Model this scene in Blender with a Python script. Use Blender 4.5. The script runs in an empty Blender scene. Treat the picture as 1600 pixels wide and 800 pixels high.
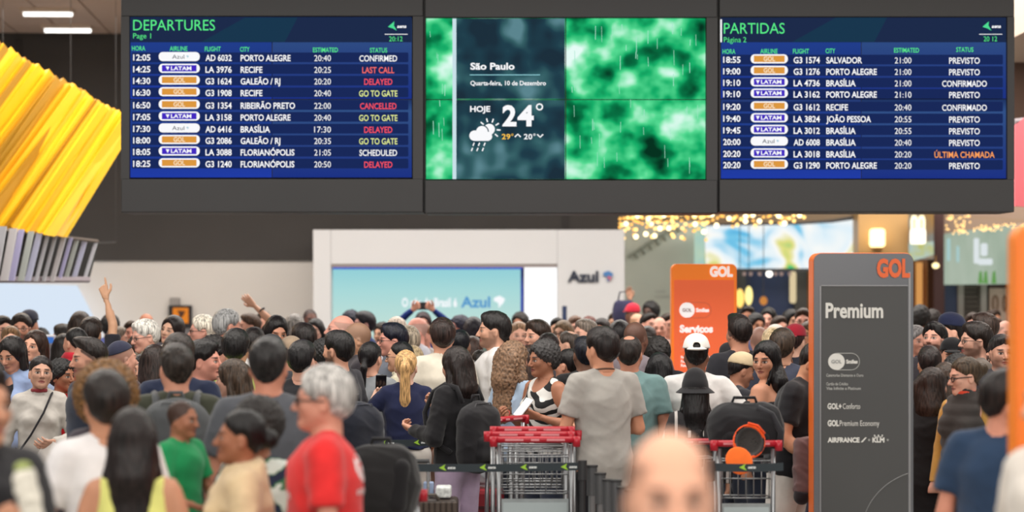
import bpy, math, random
import numpy as np
from mathutils import Vector, Matrix
from mathutils.bvhtree import BVHTree

# ---------------------------------------------------------------- camera, world, lights, exposure
scene = bpy.context.scene
C = scene.collection
F = 3200.0                      # focal length in pixels of the 1600x800 photograph
HOR = 445.0                     # image row of eye level
EYE = 2.0                       # camera height above the hall floor
cam = bpy.data.objects.new('camera', bpy.data.cameras.new('camera'))
C.objects.link(cam)
cam.location = (0, 0, EYE)
cam.rotation_euler = (math.pi / 2, 0, 0)
cam.data.sensor_width = 36.0
cam.data.lens = F * 36.0 / 1600.0
cam.data.shift_y = (HOR - 400.0) / 1600.0
cam.data.clip_end = 300
cam.data.dof.use_dof = True
cam.data.dof.focus_distance = 14.2
cam.data.dof.aperture_fstop = 1.5
scene.camera = cam
scene.view_settings.view_transform = 'Standard'
scene.view_settings.look = 'None'
scene.view_settings.gamma = 1.0
scene.view_settings.use_curve_mapping = False
scene.view_settings.exposure = 0.0
scene.cycles.use_denoising = True
scene.cycles.max_bounces = 6
scene.cycles.diffuse_bounces = 3

world = bpy.data.worlds.new('hall_ambient')
scene.world = world
world.use_nodes = True
world.node_tree.nodes['Background'].inputs[0].default_value = (1.0, 0.97, 0.94, 1)
world.node_tree.nodes['Background'].inputs[1].default_value = 0.31

def area_light(name, loc, size, power, col=(1, 0.95, 0.88), rot=(0, 0, 0)):
    l = bpy.data.lights.new(name, 'AREA')
    l.shape = 'RECTANGLE'; l.size, l.size_y = size
    l.energy = power; l.color = col
    o = bpy.data.objects.new(name, l); C.objects.link(o)
    o.location = loc; o.rotation_euler = rot
    o['kind'] = 'structure'
    return o
area_light('ceiling_light_bank', (0, 5, 5.3), (14, 6), 520)
area_light('ceiling_light_bank', (0, 13, 5.3), (16, 4), 780)
area_light('ceiling_light_bank', (0, 22.5, 5.3), (18, 6), 1700)
area_light('concourse_fill_light', (9, 31.5, 5.3), (12, 2), 620)
area_light('concourse_fill_light', (9, 30.2, 4.4), (10, 1.2), 300, (1, .95, .88), (math.radians(60), 0, 0))  # tilted fill added to brighten the glass front and the column
area_light('rear_fill_light', (0, -3, 5.0), (16, 4), 720, (1, .96, .9), (math.radians(52), 0, 0))  # unseen fill added behind the camera, lifts faces and pillars turned towards it

# ---------------------------------------------------------------- colour and material helpers
def lin(c):
    return tuple((v / 255 / 12.92 if v / 255 <= 0.04045 else ((v / 255 + 0.055) / 1.055) ** 2.4) for v in c)

def nodes_of(name):
    m = bpy.data.materials.new(name); m.use_nodes = True
    nt = m.node_tree
    return m, nt, nt.nodes['Principled BSDF']

_mc = {}
def mat(name, rgb, rough=0.6, metal=0.0, noise=0.0, nscale=20.0, bump=0.0, alpha=1.0, coat=0.0, stretch=None, trans=0.0):
    """plain procedural material with optional colour noise and fine bump"""
    if name in _mc: return _mc[name]
    m, nt, b = nodes_of(name)
    col = (*lin(rgb), 1)
    b.inputs['Base Color'].default_value = col
    b.inputs['Roughness'].default_value = rough
    b.inputs['Metallic'].default_value = metal
    b.inputs['Alpha'].default_value = alpha
    if coat: b.inputs['Coat Weight'].default_value = coat
    if trans: b.inputs['Transmission Weight'].default_value = trans
    if noise or bump:
        tc = nt.nodes.new('ShaderNodeTexCoord')
        src = tc.outputs['Object']
        if stretch:
            mp = nt.nodes.new('ShaderNodeMapping'); mp.inputs['Scale'].default_value = stretch
            nt.links.new(src, mp.inputs[0]); src = mp.outputs[0]
        n = nt.nodes.new('ShaderNodeTexNoise'); n.inputs['Scale'].default_value = nscale
        n.inputs['Detail'].default_value = 4
        nt.links.new(src, n.inputs['Vector'])
        if noise:
            mx = nt.nodes.new('ShaderNodeMix'); mx.data_type = 'RGBA'; mx.blend_type = 'MULTIPLY'
            mr = nt.nodes.new('ShaderNodeMapRange')
            mr.inputs[1].default_value = .3; mr.inputs[2].default_value = .7
            mr.inputs[3].default_value = 1 - noise; mr.inputs[4].default_value = 1 + noise * .5
            nt.links.new(n.outputs['Fac'], mr.inputs[0])
            mx.inputs[0].default_value = 1; mx.inputs[6].default_value = col
            nt.links.new(mr.outputs[0], mx.inputs[7])
            nt.links.new(mx.outputs[2], b.inputs['Base Color'])
        if bump:
            bp = nt.nodes.new('ShaderNodeBump'); bp.inputs['Strength'].default_value = bump
            bp.inputs['Distance'].default_value = .01
            nt.links.new(n.outputs['Fac'], bp.inputs['Height']); nt.links.new(bp.outputs[0], b.inputs['Normal'])
    _mc[name] = m
    return m

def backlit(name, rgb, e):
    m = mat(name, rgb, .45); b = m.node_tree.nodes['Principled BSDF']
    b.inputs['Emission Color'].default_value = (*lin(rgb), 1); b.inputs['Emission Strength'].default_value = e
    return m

def glow(name, rgb, strength=1.0):
    """surface that gives off light: lamps, screens, lit signs"""
    if name in _mc: return _mc[name]
    m = bpy.data.materials.new(name); m.use_nodes = True
    nt = m.node_tree; nt.nodes.remove(nt.nodes['Principled BSDF'])
    e = nt.nodes.new('ShaderNodeEmission')
    e.inputs[0].default_value = (*lin(rgb), 1); e.inputs[1].default_value = strength
    nt.links.new(e.outputs[0], nt.nodes['Material Output'].inputs[0])
    _mc[name] = m
    return m

def glow_ramp(name, coord, stops, strength=1.0, kind='noise', scale=2.0, detail=3, mapping=(1, 1, 1), rot=(0, 0, 0), dist=0.0):
    """lit picture on a screen: a ramp of colours over a noise or a gradient"""
    m = bpy.data.materials.new(name); m.use_nodes = True
    nt = m.node_tree; nt.nodes.remove(nt.nodes['Principled BSDF'])
    e = nt.nodes.new('ShaderNodeEmission'); e.inputs[1].default_value = strength
    nt.links.new(e.outputs[0], nt.nodes['Material Output'].inputs[0])
    tc = nt.nodes.new('ShaderNodeTexCoord'); mp = nt.nodes.new('ShaderNodeMapping')
    mp.inputs['Scale'].default_value = mapping; mp.inputs['Rotation'].default_value = rot
    nt.links.new(tc.outputs[coord], mp.inputs[0])
    if kind == 'noise':
        n = nt.nodes.new('ShaderNodeTexNoise'); n.inputs['Scale'].default_value = scale
        n.inputs['Detail'].default_value = detail; n.inputs['Distortion'].default_value = dist
        nt.links.new(mp.outputs[0], n.inputs['Vector']); out = n.outputs['Fac']
    else:
        sx = nt.nodes.new('ShaderNodeSeparateXYZ'); nt.links.new(mp.outputs[0], sx.inputs[0]); out = sx.outputs['Z']
    r = nt.nodes.new('ShaderNodeValToRGB'); nt.links.new(out, r.inputs[0])
    cr = r.color_ramp
    while len(cr.elements) < len(stops): cr.elements.new(0.5)
    for el, (p, c) in zip(cr.elements, stops):
        el.position = p; el.color = (*lin(c), 1)
    nt.links.new(r.outputs[0], e.inputs[0])
    return m

# materials that take their colour from the object itself (skin, cloth, hair)
def object_colour_mat(name, rough, kind):
    m, nt, b = nodes_of(name)
    oi = nt.nodes.new('ShaderNodeObjectInfo'); tc = nt.nodes.new('ShaderNodeTexCoord')
    b.inputs['Roughness'].default_value = rough
    if kind == 'skin':
        at = nt.nodes.new('ShaderNodeAttribute'); at.attribute_name = 'tint'
        mx = nt.nodes.new('ShaderNodeMix'); mx.data_type = 'RGBA'
        nt.links.new(at.outputs['Alpha'], mx.inputs[0]); nt.links.new(oi.outputs['Color'], mx.inputs[6])
        nt.links.new(at.outputs['Color'], mx.inputs[7])
        n = nt.nodes.new('ShaderNodeTexNoise'); n.inputs['Scale'].default_value = 14
        nt.links.new(tc.outputs['Object'], n.inputs['Vector'])
        mr = nt.nodes.new('ShaderNodeMapRange'); mr.inputs[3].default_value = .88; mr.inputs[4].default_value = 1.1
        nt.links.new(n.outputs['Fac'], mr.inputs[0])
        m2 = nt.nodes.new('ShaderNodeMix'); m2.data_type = 'RGBA'; m2.blend_type = 'MULTIPLY'; m2.inputs[0].default_value = 1
        nt.links.new(mx.outputs[2], m2.inputs[6]); nt.links.new(mr.outputs[0], m2.inputs[7])
        nt.links.new(m2.outputs[2], b.inputs['Base Color'])
        b.inputs['Subsurface Weight'].default_value = 0.0
        b.inputs['Specular IOR Level'].default_value = .35
        return m
    mp = nt.nodes.new('ShaderNodeMapping'); nt.links.new(tc.outputs['Object'], mp.inputs[0])
    n = nt.nodes.new('ShaderNodeTexNoise'); nt.links.new(mp.outputs[0], n.inputs['Vector'])
    lo, hi, bs = .85, 1.08, .25
    if kind == 'cloth':
        n.inputs['Scale'].default_value = 9; n.inputs['Detail'].default_value = 6
        b.inputs['Sheen Weight'].default_value = .15
        b.inputs['Specular IOR Level'].default_value = .25
    elif kind == 'straight':
        mp.inputs['Scale'].default_value = (30, 30, 2.2); n.inputs['Scale'].default_value = 3; n.inputs['Detail'].default_value = 5
        lo, hi, bs = .25, 2.1, .9
        b.inputs['Specular IOR Level'].default_value = .30
    else:
        n.inputs['Scale'].default_value = 55; n.inputs['Detail'].default_value = 3
        lo, hi, bs = .35, 1.6, .8
    mr = nt.nodes.new('ShaderNodeMapRange'); mr.inputs[1].default_value = .3; mr.inputs[2].default_value = .7
    mr.inputs[3].default_value = lo; mr.inputs[4].default_value = hi
    nt.links.new(n.outputs['Fac'], mr.inputs[0])
    m2 = nt.nodes.new('ShaderNodeMix'); m2.data_type = 'RGBA'; m2.blend_type = 'MULTIPLY'; m2.inputs[0].default_value = 1
    nt.links.new(oi.outputs['Color'], m2.inputs[6]); nt.links.new(mr.outputs[0], m2.inputs[7])
    nt.links.new(m2.outputs[2], b.inputs['Base Color'])
    bp = nt.nodes.new('ShaderNodeBump'); bp.inputs['Strength'].default_value = bs; bp.inputs['Distance'].default_value = .006
    nt.links.new(n.outputs['Fac'], bp.inputs['Height']); nt.links.new(bp.outputs[0], b.inputs['Normal'])
    return m
SKIN = object_colour_mat('skin', .5, 'skin')
CLOTH = object_colour_mat('cloth', .9, 'cloth')
HAIR = object_colour_mat('straight_hair', .36, 'straight')
CURLS = object_colour_mat('curly_hair', .6, 'curly')

def banded_mat(name, ca, cb, scale, rot=(0, 0, 0), width=.5, dist=0.0, third=None):
    """striped or blotched printed cloth"""
    m, nt, b = nodes_of(name)
    tc = nt.nodes.new('ShaderNodeTexCoord'); mp = nt.nodes.new('ShaderNodeMapping')
    mp.inputs['Rotation'].default_value = rot
    nt.links.new(tc.outputs['Object'], mp.inputs[0])
    w = nt.nodes.new('ShaderNodeTexWave'); w.inputs['Scale'].default_value = scale; w.inputs['Distortion'].default_value = dist
    w.inputs['Detail Scale'].default_value = 2.0
    nt.links.new(mp.outputs[0], w.inputs['Vector'])
    r = nt.nodes.new('ShaderNodeValToRGB'); nt.links.new(w.outputs['Fac'], r.inputs[0])
    r.color_ramp.interpolation = 'CONSTANT'
    r.color_ramp.elements[0].color = (*lin(ca), 1); r.color_ramp.elements[1].color = (*lin(cb), 1)
    r.color_ramp.elements[1].position = width
    if third:
        e = r.color_ramp.elements.new(min(.98, width + .25)); e.color = (*lin(third), 1)
    nt.links.new(r.outputs[0], b.inputs['Base Color'])
    b.inputs['Roughness'].default_value = .9
    return m

# ---------------------------------------------------------------- scene object helpers
def W(px, py, D):
    """pixel of the photograph at distance D -> point of the hall"""
    return Vector(((px - 800) * D / F, D, EYE - (py - HOR) * D / F))

def thing(name, label, cat, loc=(0, 0, 0), rz=0.0, group=None):
    o = bpy.data.objects.new(name, None); C.objects.link(o)
    o.location = loc; o.rotation_euler = (0, 0, rz)
    o.empty_display_size = .1
    tag(o, label, cat, group)
    return o

def tag(o, label=None, cat=None, group=None, kind=None):
    if label: o['label'] = label
    if cat: o['category'] = cat
    if group: o['group'] = group
    if kind: o['kind'] = kind
    return o

def link(name, me, m=None, parent=None, local=False):
    """link mesh; vertices are in world coordinates unless local; the parent's origin is taken off"""
    o = bpy.data.objects.new(name, me); C.objects.link(o)
    if m is not None and len(me.materials) == 0: me.materials.append(m)
    if parent is not None:
        o.parent = parent
        if not local:
            off = Vector((0, 0, 0)); q = parent
            while q is not None: off += q.location; q = q.parent
            o.location = -off
    return o

def mesh_from(name, vs, fs, smooth=False):
    me = bpy.data.meshes.new(name)
    me.from_pydata([tuple(v) for v in vs], [], fs); me.update()
    if smooth: me.polygons.foreach_set('use_smooth', [True] * len(me.polygons))
    return me

class MB:
    """collects simple solids into one mesh"""
    def __init__(s): s.v = []; s.f = []; s.sm = False
    def box(s, x0, x1, y0, y1, z0, z1):
        i = len(s.v)
        s.v += [(x0, y0, z0), (x1, y0, z0), (x1, y1, z0), (x0, y1, z0), (x0, y0, z1), (x1, y0, z1), (x1, y1, z1), (x0, y1, z1)]
        s.f += [(i, i+3, i+2, i+1), (i+4, i+5, i+6, i+7), (i, i+1, i+5, i+4), (i+1, i+2, i+6, i+5), (i+2, i+3, i+7, i+6), (i+3, i, i+4, i+7)]
        return s
    def pbox(s, px0, py0, px1, py1, D, depth):
        """box whose front face fills a pixel rectangle at distance D"""
        a = W(px0, py0, D); b = W(px1, py1, D)
        return s.box(min(a.x, b.x), max(a.x, b.x), D, D + depth, min(a.z, b.z), max(a.z, b.z))
    def prism(s, pts, y0, y1):
        """outline in x-z extruded from y0 to y1 (outline anticlockwise seen from the front)"""
        n = len(pts); i = len(s.v)
        s.v += [(p[0], y0, p[1]) for p in pts] + [(p[0], y1, p[1]) for p in pts]
        s.f.append(tuple(range(i, i+n))); s.f.append(tuple(range(i+2*n-1, i+n-1, -1)))
        for k in range(n): s.f.append((i+k, i+n+k, i+n+(k+1) % n, i+(k+1) % n))
        return s
    def tube(s, pts, r, n=8, closed=False, r2=None):
        pts = [Vector(p) for p in pts]; m = len(pts); i0 = len(s.v)
        up = None
        for k, p in enumerate(pts):
            if closed: t = pts[(k+1) % m] - pts[k-1]
            else: t = pts[min(k+1, m-1)] - pts[max(k-1, 0)]
            t.normalize()
            if up is None:
                up = t.orthogonal().normalized()
            up = (up - t * up.dot(t))
            if up.length < 1e-5: up = t.orthogonal()
            up.normalize(); w = t.cross(up)
            rr = r if r2 is None else r + (r2 - r) * k / max(1, m-1)
            for j in range(n):
                a = 2 * math.pi * j / n
                s.v.append(tuple(p + up * math.cos(a) * rr + w * math.sin(a) * rr))
        for k in range(m if closed else m-1):
            for j in range(n):
                a = i0 + k*n + j; b = i0 + k*n + (j+1) % n
                c = i0 + ((k+1) % m)*n + (j+1) % n; d = i0 + ((k+1) % m)*n + j
                s.f.append((a, b, c, d))
        if not closed:
            s.f.append(tuple(i0 + j for j in range(n-1, -1, -1)))
            s.f.append(tuple(i0 + (m-1)*n + j for j in range(n)))
        return s
    def ball(s, c, r, n=10, m=6, sq=(1, 1, 1)):
        i0 = len(s.v); c = Vector(c)
        for a in range(1, m):
            t = math.pi * a / m
            for b in range(n):
                p = 2 * math.pi * b / n
                s.v.append((c.x + r*sq[0]*math.sin(t)*math.cos(p), c.y + r*sq[1]*math.sin(t)*math.sin(p), c.z + r*sq[2]*math.cos(t)))
        top = len(s.v); s.v.append((c.x, c.y, c.z + r*sq[2])); s.v.append((c.x, c.y, c.z - r*sq[2]))
        for a in range(m-2):
            for b in range(n):
                s.f.append((i0+a*n+b, i0+(a+1)*n+b, i0+(a+1)*n+(b+1) % n, i0+a*n+(b+1) % n))
        for b in range(n):
            s.f.append((top, i0+b, i0+(b+1) % n)); s.f.append((top+1, i0+(m-2)*n+(b+1) % n, i0+(m-2)*n+b))
        return s
    def build(s, name, m, parent=None, smooth=False, local=False, bevel=0.0):
        o = link(name, mesh_from(name, s.v, s.f, smooth), m, parent, local)
        if bevel:
            bv = o.modifiers.new('bevel', 'BEVEL'); bv.width = bevel; bv.segments = 2; bv.limit_method = 'ANGLE'
        return o

def rrect(x0, x1, z0, z1, r, seg=6, corners=(1, 1, 1, 1)):
    """rounded rectangle outline, corners: bottom-left, bottom-right, top-right, top-left"""
    out = []
    for (cx, cz, a0, on) in ((x0+r, z0+r, 180, corners[0]), (x1-r, z0+r, 270, corners[1]), (x1-r, z1-r, 0, corners[2]), (x0+r, z1-r, 90, corners[3])):
        if not on:
            out.append((x0 if a0 in (180, 90) else x1, z0 if a0 in (180, 270) else z1)); continue
        for k in range(seg+1):
            a = math.radians(a0 + 90*k/seg)
            out.append((cx + r*math.cos(a), cz + r*math.sin(a)))
    return out

def prect(px0, py0, px1, py1, D, r=0.0, **k):
    a = W(px0, py1, D); b = W(px1, py0, D)
    return rrect(a.x, b.x, a.z, b.z, r, **k) if r else [(a.x, a.z), (b.x, a.z), (b.x, b.z), (a.x, b.z)]

# lettering: every string is fitted to the place it takes in the photograph
_texts = []
def text(s, px0, px1, pycap, pybase, D, m, parent, name='lettering', bold=0.012, thick=0.002, slant=0.0, align=None):
    cu = bpy.data.curves.new(name, 'FONT'); cu.body = s; cu.size = 1.0
    cu.offset = bold; cu.resolution_u = 3; cu.shear = slant
    o = bpy.data.objects.new(name, cu); C.objects.link(o)
    cu.materials.append(m)
    if parent is not None: o.parent = parent
    _texts.append((o, s, px0, px1, pycap, pybase, D, thick))
    return o

def fit_texts():
    """turn the strings into meshes that fill their places"""
    ref = bpy.data.curves.new('ref', 'FONT'); ref.body = 'H'; ro = bpy.data.objects.new('ref', ref); C.objects.link(ro)
    bpy.context.view_layer.update()
    cap = ro.dimensions.y
    dg = bpy.context.evaluated_depsgraph_get()
    for (o, s, px0, px1, pyc, pyb, D, th) in _texts:
        me = bpy.data.meshes.new_from_object(o.evaluated_get(dg))
        n = len(me.vertices); co = np.empty(n*3, F32); me.vertices.foreach_get('co', co); co = co.reshape(-1, 3)
        a = W(px0, pyb, D); b = W(px1, pyc, D)
        mn, mx = co[:, 0].min(), co[:, 0].max()
        off = Vector((0, 0, 0)); q = o.parent
        while q is not None: off += q.location; q = q.parent
        out = np.stack([(co[:, 0]-mn)*(b.x-a.x)/(mx-mn) + a.x - off.x, np.full(n, D - off.y), co[:, 1]*(b.z-a.z)/cap + a.z - off.z], 1)
        me.vertices.foreach_set('co', out.astype(F32).ravel()); me.update()
        p = o.parent; nm = o.name.split('.')[0]; cu = o.data
        bpy.data.objects.remove(o); bpy.data.curves.remove(cu)
        q = bpy.data.objects.new(nm, me); C.objects.link(q); q.parent = p
    bpy.data.objects.remove(ro); bpy.data.curves.remove(ref)
# ---------------------------------------------------------------- organic shapes: blended solids on a grid, skinned with surface nets
F32 = np.float32
def rotm(rx=0, ry=0, rz=0):
    rx, ry, rz = (math.radians(a) for a in (rx, ry, rz))
    cx, sx, cy, sy, cz, sz = math.cos(rx), math.sin(rx), math.cos(ry), math.sin(ry), math.cos(rz), math.sin(rz)
    X = np.array([[1, 0, 0], [0, cx, -sx], [0, sx, cx]]); Y = np.array([[cy, 0, sy], [0, 1, 0], [-sy, 0, cy]])
    Z = np.array([[cz, -sz, 0], [sz, cz, 0], [0, 0, 1]])
    return Z @ X @ Y

def E(c, r, k=.02, op='u', f=None): return dict(t='e', c=np.array(c, float), r=np.array(r, float), k=k, op=op, f=f)
def K(a, b, ra, rb, k=.02, op='u', f=None, flat=False, sq=None): return dict(t='c', a=np.array(a, float), b=np.array(b, float), ra=ra, rb=rb, k=k, op=op, f=f, flat=flat, sq=sq)
def T(c, R, r, k=.01, op='u', f=None, sz=1.0): return dict(t='t', c=np.array(c, float), R=R, r=r, k=k, op=op, f=f, sz=sz)

def prim_box(p):
    if p['t'] == 'e': lo, hi = p['c'] - p['r'], p['c'] + p['r']
    elif p['t'] == 'c':
        r = max(p['ra'], p['rb']); lo = np.minimum(p['a'], p['b']) - r; hi = np.maximum(p['a'], p['b']) + r
    else:
        r = p['R'] + p['r']; lo = p['c'] - [r, r, p['r']*max(1, p['sz'])]; hi = p['c'] + [r, r, p['r']*max(1, p['sz'])]
    if p['f'] is not None:
        R, o = p['f']
        cs = np.array([[(lo, hi)[i][0], (lo, hi)[j][1], (lo, hi)[k][2]] for i in (0, 1) for j in (0, 1) for k in (0, 1)])
        cs = (cs - o) @ R.T + o
        lo, hi = cs.min(0), cs.max(0)
    return lo, hi

def prim_eval(p, X, Y, Z):
    if p['f'] is not None:
        R, o = p['f']
        a, b, c = X - F32(o[0]), Y - F32(o[1]), Z - F32(o[2])
        X = F32(R[0, 0])*a + F32(R[1, 0])*b + F32(R[2, 0])*c + F32(o[0])
        Y = F32(R[0, 1])*a + F32(R[1, 1])*b + F32(R[2, 1])*c + F32(o[1])
        Z = F32(R[0, 2])*a + F32(R[1, 2])*b + F32(R[2, 2])*c + F32(o[2])
    if p['t'] == 'e':
        c, r = p['c'], p['r']
        x, y, z = (X - F32(c[0]))/F32(r[0]), (Y - F32(c[1]))/F32(r[1]), (Z - F32(c[2]))/F32(r[2])
        k0 = np.sqrt(x*x + y*y + z*z)
        k1 = np.sqrt((x/F32(r[0]))**2 + (y/F32(r[1]))**2 + (z/F32(r[2]))**2)
        return k0*(k0 - 1)/(k1 + F32(1e-6))
    if p['t'] == 'c':
        a = p['a']; v = p['b'] - a; L2 = float(v @ v) + 1e-9
        x, y, z = X - F32(a[0]), Y - F32(a[1]), Z - F32(a[2])
        t0 = (x*F32(v[0]) + y*F32(v[1]) + z*F32(v[2])) / F32(L2)
        t = np.clip(t0, 0, 1)
        dx, dy, dz = x - t*F32(v[0]), y - t*F32(v[1]), z - t*F32(v[2])
        if p['sq'] is not None: dx = dx / F32(p['sq'][0]); dy = dy / F32(p['sq'][1])
        d = np.sqrt(dx*dx + dy*dy + dz*dz) - (F32(p['ra']) + t*F32(p['rb'] - p['ra']))
        if p['flat']: d = np.maximum(d, (t0 - 1)*F32(math.sqrt(L2)))
        return d
    x, y, z = X - F32(p['c'][0]), Y - F32(p['c'][1]), (Z - F32(p['c'][2]))/F32(p['sz'])
    q = np.sqrt(x*x + y*y) - F32(p['R'])
    return np.sqrt(q*q + z*z) - F32(p['r'])

def surface_nets(d, ax):
    nx, ny, nz = d.shape
    ins = d < 0
    cs = [[], [], [], []]
    quads = []
    def cid(i, j, k): return (i*(ny-1) + j)*(nz-1) + k
    for axis in range(3):
        sl0 = [slice(None)]*3; sl1 = [slice(None)]*3
        sl0[axis] = slice(0, -1); sl1[axis] = slice(1, None)
        cr = ins[tuple(sl0)] != ins[tuple(sl1)]
        for b in range(3):
            if b != axis:
                s = [slice(None)]*3; s[b] = 0; cr[tuple(s)] = False
                s[b] = -1; cr[tuple(s)] = False
        i, j, k = np.nonzero(cr)
        if len(i) == 0: continue
        idx1 = [i, j, k]; idx1[axis] = idx1[axis] + 1
        d0 = d[i, j, k]; d1 = d[tuple(idx1)]
        t = d0/(d0 - d1)
        pos = [ax[0][i], ax[1][j], ax[2][k]]
        pos[axis] = pos[axis] + t*(ax[axis][idx1[axis]] - pos[axis])
        u, v = [(1, 2), (2, 0), (0, 1)][axis]
        ids = []
        for (du, dv) in ((0, 0), (-1, 0), (-1, -1), (0, -1)):
            q = [i, j, k]; q[u] = q[u] + du; q[v] = q[v] + dv
            c = cid(*q); ids.append(c)
            cs[0].append(c); cs[1].append(pos[0]); cs[2].append(pos[1]); cs[3].append(pos[2])
        Q = np.stack(ids, 1)
        flip = d0 > 0
        Q[flip] = Q[flip][:, ::-1]
        quads.append(Q)
    if not quads: return np.zeros((0, 3)), np.zeros((0, 4), int)
    c = np.concatenate(cs[0]); uq, inv = np.unique(c, return_inverse=True)
    cnt = np.bincount(inv)
    V = np.stack([np.bincount(inv, weights=np.concatenate(cs[a]))/cnt for a in (1, 2, 3)], 1)
    Q = np.concatenate(quads)
    return V, np.searchsorted(uq, Q)

def field(prims, lo, hi, h, post=None):
    n = np.maximum(4, np.ceil((hi - lo)/h).astype(int) + 1)
    ax = [np.linspace(lo[a], lo[a] + (n[a]-1)*h, n[a]).astype(F32) for a in range(3)]
    d = np.full(n, .2, F32)
    for p in prims:
        pl, ph = prim_box(p); m = .03 + p['k']
        s = []
        for a in range(3):
            i0 = int(np.searchsorted(ax[a], pl[a] - m)); i1 = int(np.searchsorted(ax[a], ph[a] + m))
            s.append(slice(i0, i1))
        if any(q.stop - q.start <= 0 for q in s): continue
        X, Y, Z = ax[0][s[0]][:, None, None], ax[1][s[1]][None, :, None], ax[2][s[2]][None, None, :]
        e = prim_eval(p, X, Y, Z)
        b = d[tuple(s)]; k = F32(max(p['k'], 1e-4))
        if p['op'] == 'u':
            q = np.maximum(k - np.abs(e - b), 0)/k
            d[tuple(s)] = np.minimum(e, b) - q*q*k*F32(.25)
        elif p['op'] == 's':
            e = -e
            q = np.maximum(k - np.abs(e - b), 0)/k
            d[tuple(s)] = np.maximum(e, b) + q*q*k*F32(.25)
    if post is not None:
        d = post(d, ax[0][:, None, None], ax[1][None, :, None], ax[2][None, None, :])
    d[0], d[-1] = .01, .01; d[:, 0], d[:, -1] = .01, .01; d[:, :, 0], d[:, :, -1] = .01, .01
    return d, ax

def skin(prims, h, box=None, post=None, holes=(), only=None):
    if box is None:
        bs = [prim_box(p) for p in prims if p['op'] == 'u']
        lo = np.min([b[0] for b in bs], 0) - .02 - h; hi = np.max([b[1] for b in bs], 0) + .02 + h
    else: lo, hi = np.array(box[0], float), np.array(box[1], float)
    d, ax = field(prims, lo, hi, h, post)
    for (a, b) in holes:      # regions meshed more finely on their own
        q = np.maximum.reduce([np.broadcast_to(np.maximum(a[i] + 1.2*h - s, s - b[i] + 1.2*h), d.shape) for i, s in
                               enumerate((ax[0][:, None, None], ax[1][None, :, None], ax[2][None, None, :]))])
        d = np.maximum(d, -q)
    return surface_nets(d, ax)

def np_mesh(name, V, Q, tint=None):
    me = bpy.data.meshes.new(name)
    me.vertices.add(len(V)); me.vertices.foreach_set('co', V.astype(F32).ravel())
    me.loops.add(Q.size); me.loops.foreach_set('vertex_index', Q.astype(np.int32).ravel())
    me.polygons.add(len(Q)); me.polygons.foreach_set('loop_start', np.arange(0, Q.size, 4, dtype=np.int32))
    me.update(calc_edges=True)
    me.polygons.foreach_set('use_smooth', np.ones(len(Q), bool))
    if tint is not None:
        at = me.color_attributes.new('tint', 'FLOAT_COLOR', 'POINT')
        at.data.foreach_set('color', tint.astype(F32).ravel())
    return me

_rs = np.random.RandomState(5)
_fd = [( _rs.normal(size=3), _rs.rand()*6.28) for _ in range(12)]
def folds(X, Y, Z, amp, wl=.11, zs=.55):
    """soft cloth folds"""
    wx = X + F32(.03)*np.sin(Z*F32(17.)) ; wz = Z + F32(.05)*np.sin(X*F32(13.) + Y*F32(9.))
    out = 0
    for n, ((v, ph)) in enumerate(_fd[:4]):
        v = v/np.linalg.norm(v); w = 3.14/wl*(1 + .4*n)
        s = 1 - np.abs(np.sin(F32(w)*(wx*F32(v[0]) + Y*F32(v[1]) + wz*F32(v[2]*zs)) + F32(ph)))
        out = out - (s*s*s - F32(.25))/F32(1 + .35*n)
    return out*F32(amp)
def lumps(X, Y, Z, amp, wl=.03):
    out = 0
    for n, ((v, ph)) in enumerate(_fd[4:10]):
        v = v/np.linalg.norm(v); w = 6.28/wl*(1 + .2*n)
        out = out + np.sin(F32(w)*(X*F32(v[0]) + Y*F32(v[1]) + Z*F32(v[2])) + F32(ph))
    return out*F32(amp*.5)
# ---------------------------------------------------------------- the hall: floor, ceiling, back walls
def structure(o): o['kind'] = 'structure'; return o
DB = 30.0                                     # back wall of the check-in hall
M_floor = mat('polished_floor', (150, 146, 140), .25, noise=.12, nscale=3)
fl = MB(); structure(MB().box(-20, 20, -2, 46, -.2, -.012).build('floor', mat('floor_joint', (96, 92, 88), .6)))
floor = C.objects['floor']
tile_me = mesh_from('tile', MB().box(0, .992, 0, .992, -.012, 0).v, MB().box(0, .992, 0, .992, -.012, 0).f); tile_me.materials.append(M_floor)
for i in range(-7, 8):
    for j in range(6, 26):
        t = bpy.data.objects.new('tile', tile_me); C.objects.link(t); t.location = (i*1.0, j*1.0, 0); t.parent = floor
g = MB()
for i in range(-20, 20):
    for j in range(-2, 46):
        if -7 <= i < 8 and 6 <= j < 26: continue
        g.box(i, i+.992, j, j+.992, -.012, 0)
o = g.build('tile_field', M_floor, floor); o['kind'] = 'stuff'

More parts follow.
